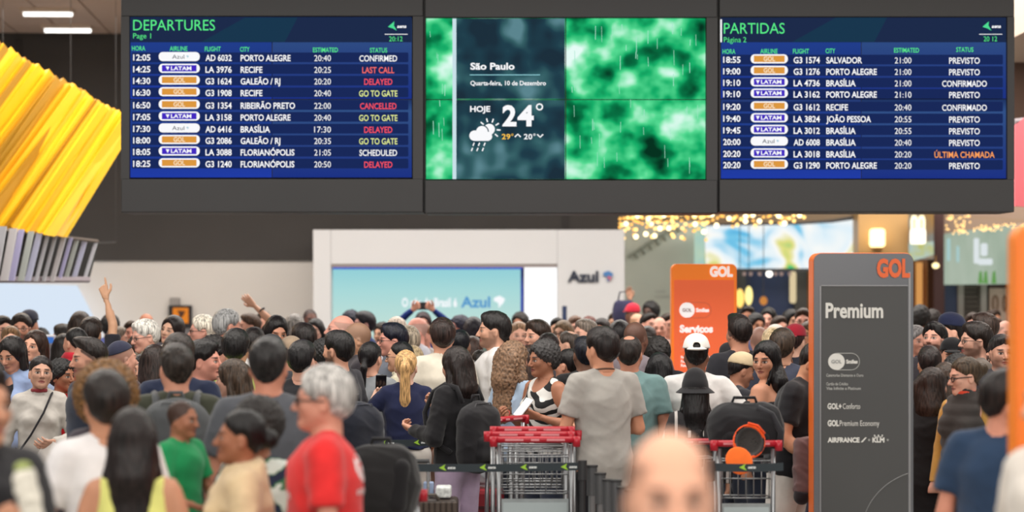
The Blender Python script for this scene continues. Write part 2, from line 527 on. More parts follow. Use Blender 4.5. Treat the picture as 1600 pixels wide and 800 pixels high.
# ceiling with its long panels (visible above the dark bulkhead) and tube lamps
CZ = 5.65
M_ceil = mat('ceiling_panel', (206, 178, 160), .7, noise=.05, nscale=1.5)
structure(MB().box(-20, 20, 14, DB+.4, CZ+.03, CZ+.2).build('ceiling', mat('ceiling_gap', (96, 78, 70), .8)))
ceil = C.objects['ceiling']
ca, sa = math.cos(math.radians(4.6)), math.sin(math.radians(4.6))
def cpt(u, v): return (u*ca - v*sa - 4.05, 24 + u*sa + v*ca)
pl_me = None
n = 0
for i in range(-8, 6):
    for j in range(-1, 3):
        u0, u1, v0, v1 = i*.66+.012, (i+1)*.66-.012, j*2.6+.012, (j+1)*2.6-.012
        if cpt(u0, v1)[1] > DB - .01: v1 = 5.9
        if v1 <= v0: continue
        c = [cpt(u0, v0), cpt(u1, v0), cpt(u1, v1), cpt(u0, v1)]
        vs = [(p[0], p[1], CZ) for p in c] + [(p[0], p[1], CZ+.03) for p in c]
        b = mesh_from('ceiling_panel', vs, [(0, 3, 2, 1)[::-1], (4, 5, 6, 7), (0, 1, 5, 4), (1, 2, 6, 5), (2, 3, 7, 6), (3, 0, 4, 7)])
        link('ceiling_panel', b, M_ceil, ceil)
far_c = MB()
for k in range(18):
    if k*1.3 - 20 > -1.5 or (k+1)*1.3 - 20 < -9.6: far_c.box(k*1.3-20+.02, k*1.3-18.72, 14, DB, CZ, CZ+.03)
far_c.box(-.2, 20, 14, DB, CZ, CZ+.03)
o = far_c.build('ceiling_panel_field', M_ceil, ceil); o['kind'] = 'stuff'
for n, (px, py, w) in enumerate(((75, 14, 75), (106, 40, 71))):
    D = (CZ - EYE)*F/(HOR - py); c = W(px, py, D)
    t = thing('ceiling_lamp', ('long white tube lamp in the ceiling, the upper left one', 'long white tube lamp in the ceiling nearer the dark bulkhead')[n], 'ceiling lamp', (c.x, D, CZ), math.radians(2))
    hw = w/2*D/F
    MB().prism(rrect(-hw-.04, hw+.02, -.05, .0, .02), -.13, .13).build('housing', mat('lamp_housing', (214, 196, 180), .5), t, local=True)
    MB().tube([(-hw, 0, -.055), (hw, 0, -.055)], .045, 10).build('tube', glow('lamp_tube', (255, 252, 246), 2.6), t, local=True)

# dark bulkhead and pale wall below it
M_dark = mat('dark_bulkhead', (72, 68, 66), .8, noise=.08, nscale=1.2)
M_wall = mat('warm_white_wall', (232, 226, 220), .8, noise=.04, nscale=.8)
zf = W(0, 407, DB).z
x1 = W(968, 0, DB).x
structure(MB().box(-20, x1, DB-.06, DB+.5, zf, CZ+.03).build('trim_1', M_dark))
bulk = C.objects['trim_1']
for px in (28, 884): MB().pbox(px-5, 60, px+6, 330 if px < 100 else 358, DB-.08, .04).build('pilaster', mat('bulkhead_rib', (60, 56, 55), .8), bulk)
structure(MB().box(-20, W(490, 0, DB).x, DB, DB+.4, 0, zf).build('wall_back', M_wall))
# sloping white lit surface at the far left
a = [(-400, 430), (112, 446), (128, 476), (150, 520), (170, 600), (-400, 600)]
pts = [W(x, y, DB-.4) for x, y in a][::-1]
t = thing('lit_panel', 'bright bluish white backlit panel at the lower left of the hall wall', 'light panel', (W(40, 500, DB-.4).x, DB-.4, 0))
MB().prism([(p.x, p.z) for p in pts], DB-.40, DB-.02).build('diffuser', glow('cool_backlight', (222, 236, 252), .95), t)
# counter-high base under it
MB().pbox(-400, 600, 172, 658, DB-.5, .48).build('plinth', M_wall, t)

# white portal of the airline shop, with its openings
DP = 28.0
M_portal = mat('portal_white', (208, 207, 208), .55, noise=.03, nscale=.7)
t = thing('shop_portal', 'large off-white portal framing the cyan screen and the white lightbox', 'shop portal', (W(730, 0, DP).x, DP, 0))
z0 = 0; ztop = W(0, 359, DP).z
def wx(px, D): return (px-800)*D/F
MB().box(wx(489, DP), wx(517, DP), DP, DP+1.6, 0, ztop).build('post', M_portal, t, bevel=.01)
MB().box(wx(517, DP)+.001, wx(871, DP)-.001, DP, DP+1.6, W(0, 413, DP).z, ztop).build('lintel', M_portal, t, bevel=.01)
MB().box(wx(871, DP), wx(976, DP), DP, DP+1.6, 0, ztop).build('sign_wall', M_portal, t, bevel=.01)
MB().pbox(517.5, 413, 870, 417.5, DP+.02, .3).build('soffit_strip', mat('portal_soffit', (150, 138, 136), .8), t)  # greyer strip along the underside of the lintel
# cyan screen
t = thing('wall_screen', 'wide pale cyan screen in the portal with white and blue slogan', 'screen', (wx(665, DP), DP+.3, 0))
DS = DP + .3
MB().pbox(517, 416, 817.5, 640, DS+.02, .1).build('housing', mat('screen_blue_edge', (20, 50, 190), .4), t)
MB().pbox(520, 420.5, 813.5, 640, DS, .04).build('display', glow_ramp('cyan_picture', 'Generated', [(0, (206, 228, 216)), (.6, (196, 228, 220)), (.85, (172, 222, 222)), (1, (150, 212, 220))], .95, kind='grad'), t)
MB().pbox(519, 417.4, 816, 420.4, DS-.01, .03).build('upper_edge', glow('blue_edge', (24, 66, 214), .9), t)
white = glow('sign_white', (250, 252, 255), 1.0)
text('O céu do Brasil é', 628, 714, 466, 479, DS-.03, white, t, bold=.03)
text('Azul', 720, 766, 464, 480, DS-.03, glow('azul_blue', (92, 160, 214), .9), t, bold=.03)
def brazil(px, py, s, D, m, parent, name='emblem', depth=.02):
    pts = [(-1, .1), (-.8, .7), (-.2, .9), (.1, 1.0), (.5, .75), (1.0, .45), (.85, 0), (.6, -.45), (.25, -.7), (.05, -1.1), (-.2, -.9), (-.05, -.5), (-.35, -.15)]
    q = [W(px + x*s, py - y*s, D) for x, y in pts]
    return MB().prism([(p.x, p.z) for p in q][::-1], D, D+depth).build(name, m, parent)
brazil(780, 471, 9, DS-.03, white, t)
# white lightbox
t = thing('lightbox', 'narrow blank white lightbox beside the cyan screen', 'lightbox', (wx(844, DP), DP+.3, 0))
MB().pbox(819, 417, 870, 640, DS, .1).build('diffuser', glow('lightbox_white', (255, 255, 255), 1.15), t)
MB().pbox(817.6, 416, 819, 640, DS-.02, .1).build('edge', mat('screen_dark_edge', (70, 84, 110), .5), t)
# airline name on the portal
t = thing('wall_sign', 'dark navy Azul lettering with a small map emblem on the portal', 'sign', (wx(920, DP), DP, 0))
navy = mat('sign_navy', (38, 44, 62), .5)
text('Azul', 887, 935, 424, 440, DP-.03, navy, t, bold=.035, thick=.015)
e = brazil(950, 431, 8, DP-.03, mat('emblem_blue', (70, 120, 176), .5), t); e['label'] = 'blue map emblem'
brazil(952, 435, 4, DP-.035, mat('emblem_red', (176, 96, 120), .5), t)['label'] = 'small red lower part'
t = thing('queue_post', 'short dark blue upright post against the white portal', 'post', (wx(882, DP-.6), DP-.6, 0))
p0 = W(882, 478, DP-.6); MB().tube([(p0.x, DP-.6, .02), (p0.x, DP-.6, p0.z)], .032, 12).build('pole', mat('post_blue', (44, 58, 92), .4), t)
MB().tube([(p0.x, DP-.6, 0), (p0.x, DP-.6, .03)], .17, 20).build('base', mat('post_blue', (44, 58, 92), .4), t)

# small orange display on the wall
DO = DB - .12
t = thing('wall_display', 'small black-framed orange display on a grey bracket on the wall', 'display', (wx(281, DO), DO, 1.6))
MB().pbox(263, 477, 299, 512, DO, .1).build('frame', mat('display_black', (34, 32, 34), .4), t, bevel=.01)
MB().pbox(270, 481, 294, 505, DO-.02, .03).build('display', glow('display_orange', (240, 140, 50), .85), t)
q = [(277, 485), (290, 486), (287, 493), (281, 499), (280, 490)]
MB().prism([(W(x, y, DO).x, W(x, y, DO).z) for x, y in q][::-1], DO-.03, DO-.02).build('pictogram', mat('picto_dark', (84, 46, 22), .6), t)
MB().pbox(265, 465, 280, 478, DO+.02, .1).build('bracket', mat('bracket_grey', (160, 154, 150), .5), t, bevel=.01)
MB().pbox(266, 512, 298, 535, DO+.03, .08).build('lower_box', mat('lower_grey', (120, 116, 118), .5), t)

# ---------------------------------------------------------------- yellow fin sculpture over the check-in desks
YEL = [mat('yellow_fin', (232, 182, 12), .6, noise=.05, nscale=2), mat('yellow_fin_deep', (212, 158, 10), .6, noise=.05, nscale=2), mat('yellow_fin_ochre', (166, 122, 14), .6, noise=.05, nscale=2)]
t = thing('fin_sculpture', 'hanging yellow sculpture of many slanting folded fins at upper left', 'sculpture', (wx(60, 23), 23, 3.2))
rnd = random.Random(3)
NF = 84
for k in range(NF):
    u = k/(NF-1)
    # upper ends run along the stepped edge, lower ends along the bottom line
    tx = -150 + u*352; ty = -22 + (tx + 150)*.614 if tx < 400 else 0
    ty = 76 + tx*.575
    bx = -420 + u*513; by = 352 + (bx)*.155 if bx > 0 else 352 + bx*.05
    ty += rnd.uniform(-3, 3); 
    D0 = 22.0 + rnd.uniform(-.12, .12) + u*1.2; D1 = 20.6 + rnd.uniform(-.1, .1) + u*1.2
    a = W(tx, ty, D0); b = W(bx, by + rnd.uniform(-2, 2), D1)
    d = (b - a).normalized(); side = Vector((0, 1, 0)).cross(d).normalized()
    w = .085; h = .16 + rnd.uniform(-.03, .05)
    nn = Vector((0, -1, 0))
    vs = []
    for p, cut in ((a, -.08), (b, 0.02)):
        vs += [p - side*w, p + nn*h + side*rnd.uniform(-.04, .04) + d*cut*(1 if p is a else 1), p + side*w]
    me = mesh_from('fin', vs, [(0, 1, 4, 3), (1, 2, 5, 4), (2, 0, 3, 5), (0, 2, 1), (3, 4, 5)])
    link('fin', me, YEL[rnd.choice((0, 0, 1, 0, 1, 2))], t)
# backing sheet of the sculpture
c = [W(-150, -8, 22.3), W(200, 194, 23.5), W(93, 362, 22.1), W(-420, 330, 20.9)]
vs = [tuple(p + Vector((0, .02, 0))) for p in c] + [tuple(p + Vector((0, .10, 0))) for p in c]
link('backing', mesh_from('backing', vs, [(0, 1, 2, 3), (7, 6, 5, 4), (0, 4, 5, 1), (1, 5, 6, 2), (2, 6, 7, 3), (3, 7, 4, 0)]), YEL[1], t)
# row of slanted grey panels beneath it
t = thing('panel_row', 'row of slanted grey hanging panels with dark gaps under the yellow sculpture', 'hanging panels', (wx(70, 21), 21, 2.1))
tops = [-34, -12, 10, 27, 37.5, 53, 66, 77, 89, 103, 113, 123, 136, 152]
rnd = random.Random(8)
for i, x in enumerate(tops):
    D = 20.6 + i*.16; wd = (15, 15, 12, 12, 9, 9, 9, 5, 5, 7, 5, 6, 7, 5)[i]
    yt = 352 + max(x, -20)*.175; yb = 438 + i*.2
    lean = -14 - max(0, x)*.05 if i < 6 else -19
    q = [W(x-wd, yt, D), W(x, yt, D), W(x+lean, yb, D), W(x-wd+lean, yb, D)]
    vs = [tuple(p) for p in q] + [tuple(p + Vector((0, .03, 0))) for p in q]
    col = ((206, 208, 236), (214, 214, 220), (200, 200, 206), (218, 214, 216), (194, 190, 232), (190, 196, 188))[i % 6]
    link('panel', mesh_from('panel', vs, [(0, 1, 2, 3), (7, 6, 5, 4), (0, 4, 5, 1), (1, 5, 6, 2), (2, 6, 7, 3), (3, 7, 4, 0)]), mat('panel_grey_%d' % (i % 6), col, .35), t)
q = [W(-70, 346, 20.9), W(152, 378, 23.1), W(136, 440, 23.1), W(-90, 440, 20.9)]
vs = [tuple(p) for p in q] + [tuple(p + Vector((0, .1, 0))) for p in q]
link('dark_back', mesh_from('dark_back', vs, [(0, 1, 2, 3), (7, 6, 5, 4), (0, 4, 5, 1), (1, 5, 6, 2), (2, 6, 7, 3), (3, 7, 4, 0)]), mat('panel_back', (38, 36, 36), .6), t)
MB().tube([W(-90, 437, 20.5), W(138, 437, 22.7)], .035, 6).build('lower_rail', mat('rail_grey', (146, 136, 142), .5), t)
MB().tube([W(-70, 350, 20.5), W(152, 377, 22.7)], .02, 6).build('upper_rail', mat('rail_brown', (96, 84, 76), .5), t)
for x, D in ((-40, 24.5), (60, 24.9), (125, 25.3)):
    p = W(x, 372, 23.2); p.y = D; MB().tube([W(x, 380, 21.2 + (x+40)*.009), p], .01, 5).build('bracket', mat('wire_dark', (60, 58, 58), .4), t); MB().tube([p, (p.x, p.y, CZ)], .003, 4).build('suspension_wire', mat('wire_dark', (60, 58, 58), .4), t)

# ---------------------------------------------------------------- retail concourse at the far right
DR = 34.0
structure(MB().box(x1-.2, 20, DR+1, DR+1.3, 0, 7).build('wall_right', mat('concourse_wall', (176, 150, 122), .8, noise=.1, nscale=1)))
structure(MB().box(x1-.2, 20, DB+.5, DR+2, 4.6, 4.8).build('ceiling_1', mat('concourse_ceiling', (150, 128, 108), .8)))
structure(MB().box(x1-.15, x1, DB+.5, DR+1, 0, 4.6).build('wall_left', M_wall))
# pale green glass front
t = thing('glass_front', 'pale green-white glass shopfront with faint lettering right of the portal', 'shopfront', (wx(1035, 32.6), 32.6, 0))
DG = 32.6
MB().pbox(960, 346, 1104, 700, DG, .2).build('glass_panel', mat('pale_green_glass', (206, 214, 204), .15, noise=.05, nscale=1.5, coat=.4), t)
for (s, a_, b_, c_, d_) in (('Luxury', 1024, 1040, 452, 457), ('ENTRADA', 1024, 1046, 462, 465)):
    text(s, a_, b_, c_, d_, DG-.02, mat('faint_grey', (166, 172, 170), .6), t, bold=.0)
rnd = random.Random(5)
for k in range(7):
    x = 982 + k*11; y = 402 - k*7
    MB().tube([W(x, y, DG-.03), W(x+9, y-5-rnd.random()*4, DG-.03), W(x+15, y+2, DG-.03)], .03, 5).build('leaf_motif', mat('motif_grey', (158, 166, 154), .7), t)
# big bright advertising screen
t = thing('advertising_screen', 'long bright blue, white and yellow advertising screen over the shops', 'screen', (wx(1220, 32), 32, 2.2))
ad = glow_ramp('ad_picture', 'Object', [(.30, (60, 160, 216)), (.40, (120, 200, 234)), (.47, (226, 242, 250)), (.56, (252, 252, 248)), (.63, (226, 222, 130)), (.70, (70, 196, 120))], 1.0, scale=1.25, detail=2, dist=.8)
a = [(1103, 352), (1250, 350), (1300, 347), (1340, 341), (1340, 420), (1103, 420)]
MB().prism([(W(x, y, 32).x, W(x, y, 32).z) for x, y in a][::-1], 32, 32.15).build('display', ad, t)
MB().prism([(W(x, y, 32).x, W(x, y, 32).z) for x, y in [(1100, 350), (1250, 347), (1300, 343), (1342, 336), (1342, 342), (1300, 348), (1250, 351), (1100, 353)]][::-1], 31.96, 32.2).build('upper_frame', mat('ad_frame', (60, 60, 62), .4), t)
MB().pbox(1100, 419.5, 1342, 424, 31.96, .25).build('lower_frame', mat('ad_frame', (60, 60, 62), .4), t)
structure(MB().pbox(1086, 352, 1101, 420, 32.0, .15).build('trim_2', glow_ramp('ad_side', 'Object', [(.3, (150, 214, 224)), (.6, (206, 230, 200)), (.8, (120, 200, 150))], .8, scale=1.5)))
# golden column with its wall lamp
structure(MB().pbox(1341, 300, 1421, 700, 31.5, .6).build('column_1', mat('gold_column', (180, 142, 92), .45, noise=.06, nscale=2)))
t = thing('wall_lamp', 'glowing warm rectangular lamp on the golden column', 'wall lamp', (wx(1372, 31.4), 31.4, 2.7))
p = prect(1362, 357, 1383, 386, 31.3, .05); MB().prism(p, 31.3, 31.5).build('shade', glow('warm_lamp', (255, 226, 160), 3.0), t)
MB().pbox(1366, 383, 1379, 390, 31.36, .14).build('bracket', mat('lamp_brass', (150, 110, 60), .4, .6), t)
# restaurant sign with two tall arches over a white box
t = thing('restaurant_sign', 'glowing cream sign with two tall arches over a white box', 'sign', (wx(1436, 31), 31, 2.8))
cream = glow('sign_cream', (255, 240, 196), 2.0)
for cx in (1428.5, 1440):
    pts = [(cx-3.2, 360), (cx-3.4, 344), (cx-1.6, 338), (cx+1.6, 338), (cx+3.4, 344), (cx+3.2, 360)]
    MB().tube([W(x, y, 31) for x, y in pts], .022, 8).build('arch', cream, t)
MB().prism(prect(1425, 358, 1446.5, 381, 30.95, .03), 30.95, 31.1).build('box', glow('sign_box_white', (255, 246, 226), 2.0), t)
MB().pbox(1421.5, 334, 1459, 405, 31.2, .1).build('backing', glow_ramp('back_glow', 'Object', [(.35, (206, 158, 96)), (.55, (176, 150, 120)), (.7, (136, 168, 176))], .7, scale=2.2), t)
t2 = thing('light_strip', 'blue and yellow lower edge of the screen under the arch sign', 'screen', (wx(1440, 31.1), 31.1, 2.4))
MB().prism([(W(x, y, 31.1).x, W(x, y, 31.1).z) for x, y in [(1421.5, 380), (1459, 377), (1459, 398), (1430, 407), (1421.5, 406)]][::-1], 31.1, 31.18).build('display', glow_ramp('strip_picture', 'Object', [(.35, (150, 200, 224)), (.55, (196, 214, 196)), (.7, (206, 206, 110))], .85, scale=3), t2)
structure(MB().pbox(1459, 300, 1475, 700, 31.3, .5).build('column_2', mat('dark_red_column', (58, 32, 30), .5)))
structure(MB().pbox(1342, 404, 1460, 700, 32.4, .2).build('wall_front', mat('brown_shop_wall', (120, 84, 54), .6, noise=.1)))
t = thing('gold_strips', 'tall softly lit golden strips beside the grey sign', 'light strips', (wx(1445, 32.3), 32.3, 1))
for x, w_ in ((1437, 9), (1453, 6), (1461.5, 4)):
    MB().pbox(x-w_/2, 410, x+w_/2, 640, 32.25, .08).build('strip', glow('gold_strip', (222, 158, 90), .9), t)
t = thing('round_lamp', 'small round warm lamp under the arch sign', 'lamp', (wx(1462, 31.0), 31.0, 1.9))
MB().ball(W(1462, 415, 31.0), .055, 12, 8, (1, 1, .8)).build('globe', glow('lamp_cream', (255, 232, 170), 2.2), t)
MB().tube([W(1462, 415, 31.0), W(1462, 400, 31.25)], .012, 5).build('stem', mat('lamp_brass', (150, 110, 60), .4, .6), t)
# pale green screen and the shops below it
t = thing('green_sign', 'pale green hanging sign with white streaks above the rolling shutter', 'sign', (wx(1535, 31.6), 31.6, 2.2))
p = [(1474, 366), (1510, 360), (1596, 350), (1700, 345), (1700, 443), (1476, 445)]
MB().prism([(W(x, y, 31.6).x, W(x, y, 31.6).z) for x, y in p][::-1], 31.6, 31.8).build('display', glow_ramp('green_picture', 'Object', [(.3, (142, 158, 142)), (.5, (168, 184, 166)), (.75, (190, 200, 186))], .92, scale=1.1, mapping=(2.5, 1, .5)), t)
for (x, y, w_, h) in ((1522, 372, 8, 40), (1529, 404, 22, 10), (1533, 380, 10, 20), (1480, 372, 5, 36), (1495, 384, 4, 26)):
    MB().prism(prect(x, y, x+w_, y+h, 31.57, .03), 31.57, 31.6).build('streak', glow('pale_streak' if w_ > 5 else 'cyan_streak', (226, 234, 236) if w_ > 5 else (170, 206, 206), .95), t)
for x in (1532, 1540, 1553):
    MB().prism([(W(a_, b_, 31.56).x, W(a_, b_, 31.56).z) for a_, b_ in ((x-3, 443), (x-1, 425), (x+2, 423), (x+4, 443))][::-1], 31.56, 31.6).build('grass_blade', glow('sign_green', (112, 168, 92), .8), t)
structure(MB().pbox(1474, 300, 1700, 372, 32.0, .3).build('wall_back_1', mat('taupe_fascia', (146, 122, 106), .8)))
structure(MB().pbox(1474, 443, 1700, 700, 32.3, .2).build('wall_front_1', mat('shop_dark', (54, 48, 46), .7)))
structure(MB().pbox(1476, 446, 1497, 640, 32.1, .2).build('wall_front_2', mat('shop_blue', (84, 98, 132), .7)))
for x in (1501, 1537, 1580): structure(MB().pbox(x-4, 443, x+5, 660, 32.0, .25).build('column_%d' % (x-1498), mat('shop_post', (168, 164, 158), .5)))
t = thing('rolling_shutter', 'closed dark rolling shutter of a shop under the pale green sign', 'shutter', (wx(1519, 32.1), 32.1, 0))
for k in range(26):
    MB().pbox(1506, 446 + k*7.4, 1533, 452.2 + k*7.4, 32.1 + .02*(k % 2), .06).build('slat', mat('shutter_slat', (92, 86, 78), .45, .3), t)
t = thing('shop_poster', 'cream and pink poster with oval outlines in a shop window', 'poster', (wx(1558, 32.1), 32.1, 1))
MB().pbox(1546, 450, 1576, 620, 32.1, .05).build('sheet', mat('poster_cream', (214, 192, 176), .6), t)
for cx, ww in ((1555, 4), (1570, 3)):
    MB().tube([W(cx + ww*math.cos(a_), 474 + 12*math.sin(a_), 32.06) for a_ in np.linspace(0, 6.28, 16, endpoint=False)], .016, 5, closed=True).build('oval', mat('poster_brown', (140, 108, 84), .6), t)
MB().pbox(1546, 444, 1576, 449, 32.08, .05).build('header', mat('poster_dark', (66, 40, 36), .6), t)
# shops under the advertising screen
structure(MB().pbox(1100, 424, 1342, 700, 33.0, .3).build('wall_front_3', mat('shop_navy', (66, 80, 118), .7, noise=.05)))
structure(MB().pbox(1151, 424, 1166, 700, 32.8, .2).build('column_4', mat('shop_grey', (92, 92, 90), .7)))
structure(MB().pbox(1242, 424, 1264, 700, 32.8, .2).build('column_5', mat('shop_grey', (92, 92, 90), .7)))
structure(MB().pbox(1262, 424, 1270, 700, 32.75, .2).build('column_6', mat('shop_brown', (150, 100, 58), .7)))
t = thing('shop_light_strip', 'tall cream light strip at the edge of the navy shopfront', 'light strip', (wx(1239, 32.7), 32.7, 1.6))
MB().prism(prect(1235, 424, 1244, 474, 32.7, .04), 32.7, 32.8).build('diffuser', glow('strip_cream', (226, 206, 164), .95), t)
for n, (x, y, w_, h, col) in enumerate(((1156, 466, 7, 30, (250, 206, 110)), (1170, 462, 6, 30, (255, 236, 150)), (1193, 470, 6, 14, (214, 140, 70)))):
    t = thing('pendant_lamp', ('amber pendant lamp at the right edge of the orange sign', 'tall bright yellow pendant lamp before the navy shopfront', 'small copper pendant lamp before the navy shopfront')[n], 'pendant lamp', (wx(x, 31.8), 31.8, 1.8))
    c = W(x, y, 31.8); s_ = w_*31.8/F
    MB().ball(c, s_, 12, 8, (1, 1, h/w_/2)).build('shade', glow('pendant_%d' % n, col, 1.5 if n < 2 else .9), t)
    MB().tube([c, (c.x, c.y, 4.6)], .006, 5).build('cord', mat('wire_dark', (60, 58, 58), .4), t)
for n, x in enumerate((1163, 1173, 1187, 1202, 1212, 1221, 1234)):
    big = x == 1202
    t = thing('spot_lamp', 'large bright white round spot lamp under the advertising screen' if big else {1163: 'dim pinkish spot lamp, leftmost in the row under the advertising screen', 1173: 'dim spot lamp just left of the tall yellow pendant', 1187: 'dim spot lamp immediately left of the bright white one', 1212: 'dim spot lamp immediately right of the bright white one', 1221: 'dim spot lamp second to the right of the bright white one', 1234: 'dim spot lamp, rightmost, beside the cream light strip'}[x], 'spot lamp', (wx(x, 32.2), 32.2, 2.1), group='spot lamps under the advertising screen')
    c = W(x, 428, 32.2)
    MB().ball(c, .05 if big else .03, 12, 8).build('bulb', glow('spot_bright', (255, 250, 240), 3) if big else glow('spot_dim', (176, 150, 140), .8), t)
    MB().tube([c, (c.x, c.y, W(0, 422, 32.2).z)], .012, 5).build('stem', mat('wire_dark', (60, 58, 58), .4), t)
# curtain of fairy lights
t = thing('fairy_lights', 'curtain of warm golden fairy lights hanging above the glass shopfront', 'fairy lights', (wx(1110, 29), 29, 3.0))
bulb = {}
for nm, r, col, st in (('a', .026, (250, 206, 120), 2.6), ('b', .034, (255, 232, 180), 3.6), ('c', .022, (232, 172, 84), 2.2)):
    me = mesh_from('bulb', *(lambda b: (b.v, b.f))(MB().ball((0, 0, 0), r, 8, 5)), True); me.materials.append(glow('fairy_' + nm, col, st)); bulb[nm] = me
rnd = random.Random(11)
nb = 0
for (xa, xb, step, yd) in ((969, 1103, 5.0, 44), (1103, 1262, 6.5, 24)):
    x = xa
    while x < xb:
        D = rnd.uniform(28.3, 29.6)
        ln = rnd.uniform(.35, 1.0)*yd
        a_ = W(x, 318, D); b_ = W(x, 334 + ln, D)
        MB().tube([a_, b_], .003, 4).build('string', mat('fairy_wire', (150, 120, 70), .5), t)
        y = 334 + rnd.uniform(0, 7)
        while y < 334 + ln:
            o = bpy.data.objects.new('bulb', bulb[rnd.choice('aabcc')]); C.objects.link(o); o.parent = t
            p = W(x + rnd.uniform(-2, 2), y + rnd.uniform(-2, 2), D); o.location = p - t.location; nb += 1
            y += rnd.uniform(7, 13)
        x += step*rnd.uniform(.7, 1.3)
t = thing('fairy_lights', 'faint golden fairy lights along the top of the pale green sign', 'fairy lights', (wx(1530, 30.5), 30.5, 3.0))
gb = mesh_from('bulb', *(lambda b: (b.v, b.f))(MB().ball((0, 0, 0), .013, 8, 5)), True); gb.materials.append(glow('fairy_faint', (236, 190, 120), 3.0))
for k in range(90):
    if k < 45: x, y = rnd.uniform(1476, 1516), rnd.uniform(336, 366)
    else: x = rnd.uniform(1514, 1600); y = 358 - (x-1514)*.06 + rnd.uniform(-4, 5)
    o = bpy.data.objects.new('bulb', gb); C.objects.link(o); o.parent = t; o.location = W(x, y, 30.6) - t.location
MB().tube([W(1476, 337, 30.65), W(1600, 345, 30.65)], .006, 4).build('string', mat('fairy_wire', (150, 120, 70), .5), t)
# what shows past the right end of the boards
structure(MB().box(wx(1575, 26), 9.5, 26, 26.2, 4.0, 7).build('wall_back_2', mat('upper_brown', (106, 82, 70), .7)))
structure(MB().box(wx(1560, 24), 9.5, 22.5, 25.9, W(0, 70, 24).z, 6.0).build('trim_3', mat('upper_beige', (196, 176, 160), .7)))
t = thing('red_banner', 'soft red banner at the right edge beside the flight boards', 'banner', (wx(1610, 22), 22, 3.0))
MB().prism([(W(x, y, 22).x, W(x, y, 22).z) for x, y in [(1586, 196), (1600, 184), (1640, 178), (1700, 200), (1700, 330), (1586, 322)]][::-1], 22, 22.06).build('cloth', mat('banner_red', (240, 120, 130), .7), t)
MB().tube([W(1586, 190, 22.03), W(1700, 176, 22.03)], .03, 8).build('rod', mat('rail_grey', (146, 136, 142), .5), t)
# ---------------------------------------------------------------- the three flight information boards
DBD = 17.6
M_case = mat('board_case', (46, 45, 46), .55, noise=.05, nscale=2)
M_case2 = mat('board_case_dark', (34, 33, 34), .5)
white = glow('type_white', (250, 250, 252), 1.0)
green = glow('type_green', (92, 240, 140), .95)
def hexm(nm, c, s=1.0): return glow(nm, c, s)
red = hexm('type_red', (250, 84, 100)); yellow = hexm('type_yellow', (226, 236, 150)); orange = hexm('type_orange', (252, 160, 90)); salmon = hexm('type_salmon', (250, 110, 104))
blue_bg = glow_ramp('board_blue', 'Generated', [(0, (34, 62, 172)), (.45, (33, 60, 134)), (.8, (36, 66, 150)), (1, (40, 62, 120))], .92, kind='grad')
steel_bg = glow_ramp('board_steel', 'Generated', [(0, (30, 52, 138)), (.5, (44, 70, 132)), (.85, (52, 84, 140)), (1, (32, 52, 100))], .92, kind='grad')
head_bg = glow('board_header', (30, 44, 76), .95); head_bg2 = glow('board_header_sweep', (26, 56, 80), .95)
row_bg = glow('board_row', (26, 42, 92), .95)
leaf = glow_ramp('leaf_picture', 'Object', [(.30, (6, 50, 32)), (.39, (8, 118, 70)), (.46, (24, 176, 106)), (.54, (84, 218, 146)), (.61, (172, 242, 204)), (.68, (230, 252, 246))], 1.0, scale=3.0, detail=2.6, mapping=(1, 1, 1.15), dist=0)
teal = glow_ramp('teal_picture', 'Object', [(.35, (30, 50, 64)), (.5, (34, 66, 80)), (.62, (56, 100, 106)), (.75, (96, 140, 150))], .9, scale=4.4, detail=1)

def case(name_label, X0, X1, S0, S1, sy0, sy1, ybot):
    """housing with the opening S0..S1 x sy0..sy1; outer X0..X1"""
    t = thing('flight_board', name_label, 'display board', (wx((X0+X1)/2, DBD), DBD, 3.2))
    D = DBD - .05
    MB().pbox(X0, -70, X1, sy0, D, .55).build('upper_panel', M_case, t, bevel=.008)
    MB().pbox(X0, sy1, X1, ybot, D, .55).build('lower_panel', M_case, t, bevel=.008)
    MB().pbox(X0, sy0+.05, S0, sy1-.05, D, .55).build('side_frame', M_case, t)
    MB().pbox(S1, sy0+.05, X1, sy1-.05, D, .55).build('side_frame', M_case, t)
    MB().pbox(X0, sy0, X1, sy1, DBD+.25, .2).build('back', M_case2, t)
    for x in (X0+40, X1-40):
        p = W(x, -70, DBD+.2); MB().tube([p, (p.x, p.y, CZ+.6)], .02, 6).build('hanger', mat('wire_dark', (60, 58, 58), .4), t)
    return t
def monitors(t, xs, ys, mats, names='monitor'):
    for j in range(2):
        for i in range(2):
            x0, x1_ = xs[i], xs[i+1]; y0, y1_ = ys[j], ys[j+1]
            f = MB().pbox(x0+.1, y0+.1, x1_-.1, y1_-.1, DBD+.02, .1).build(names, M_case2, t)
            q = MB().pbox(x0+.8, y0+.8, x1_-.8, y1_-.8, DBD, .03)
            q.build('display', mats[j*2+i], f)

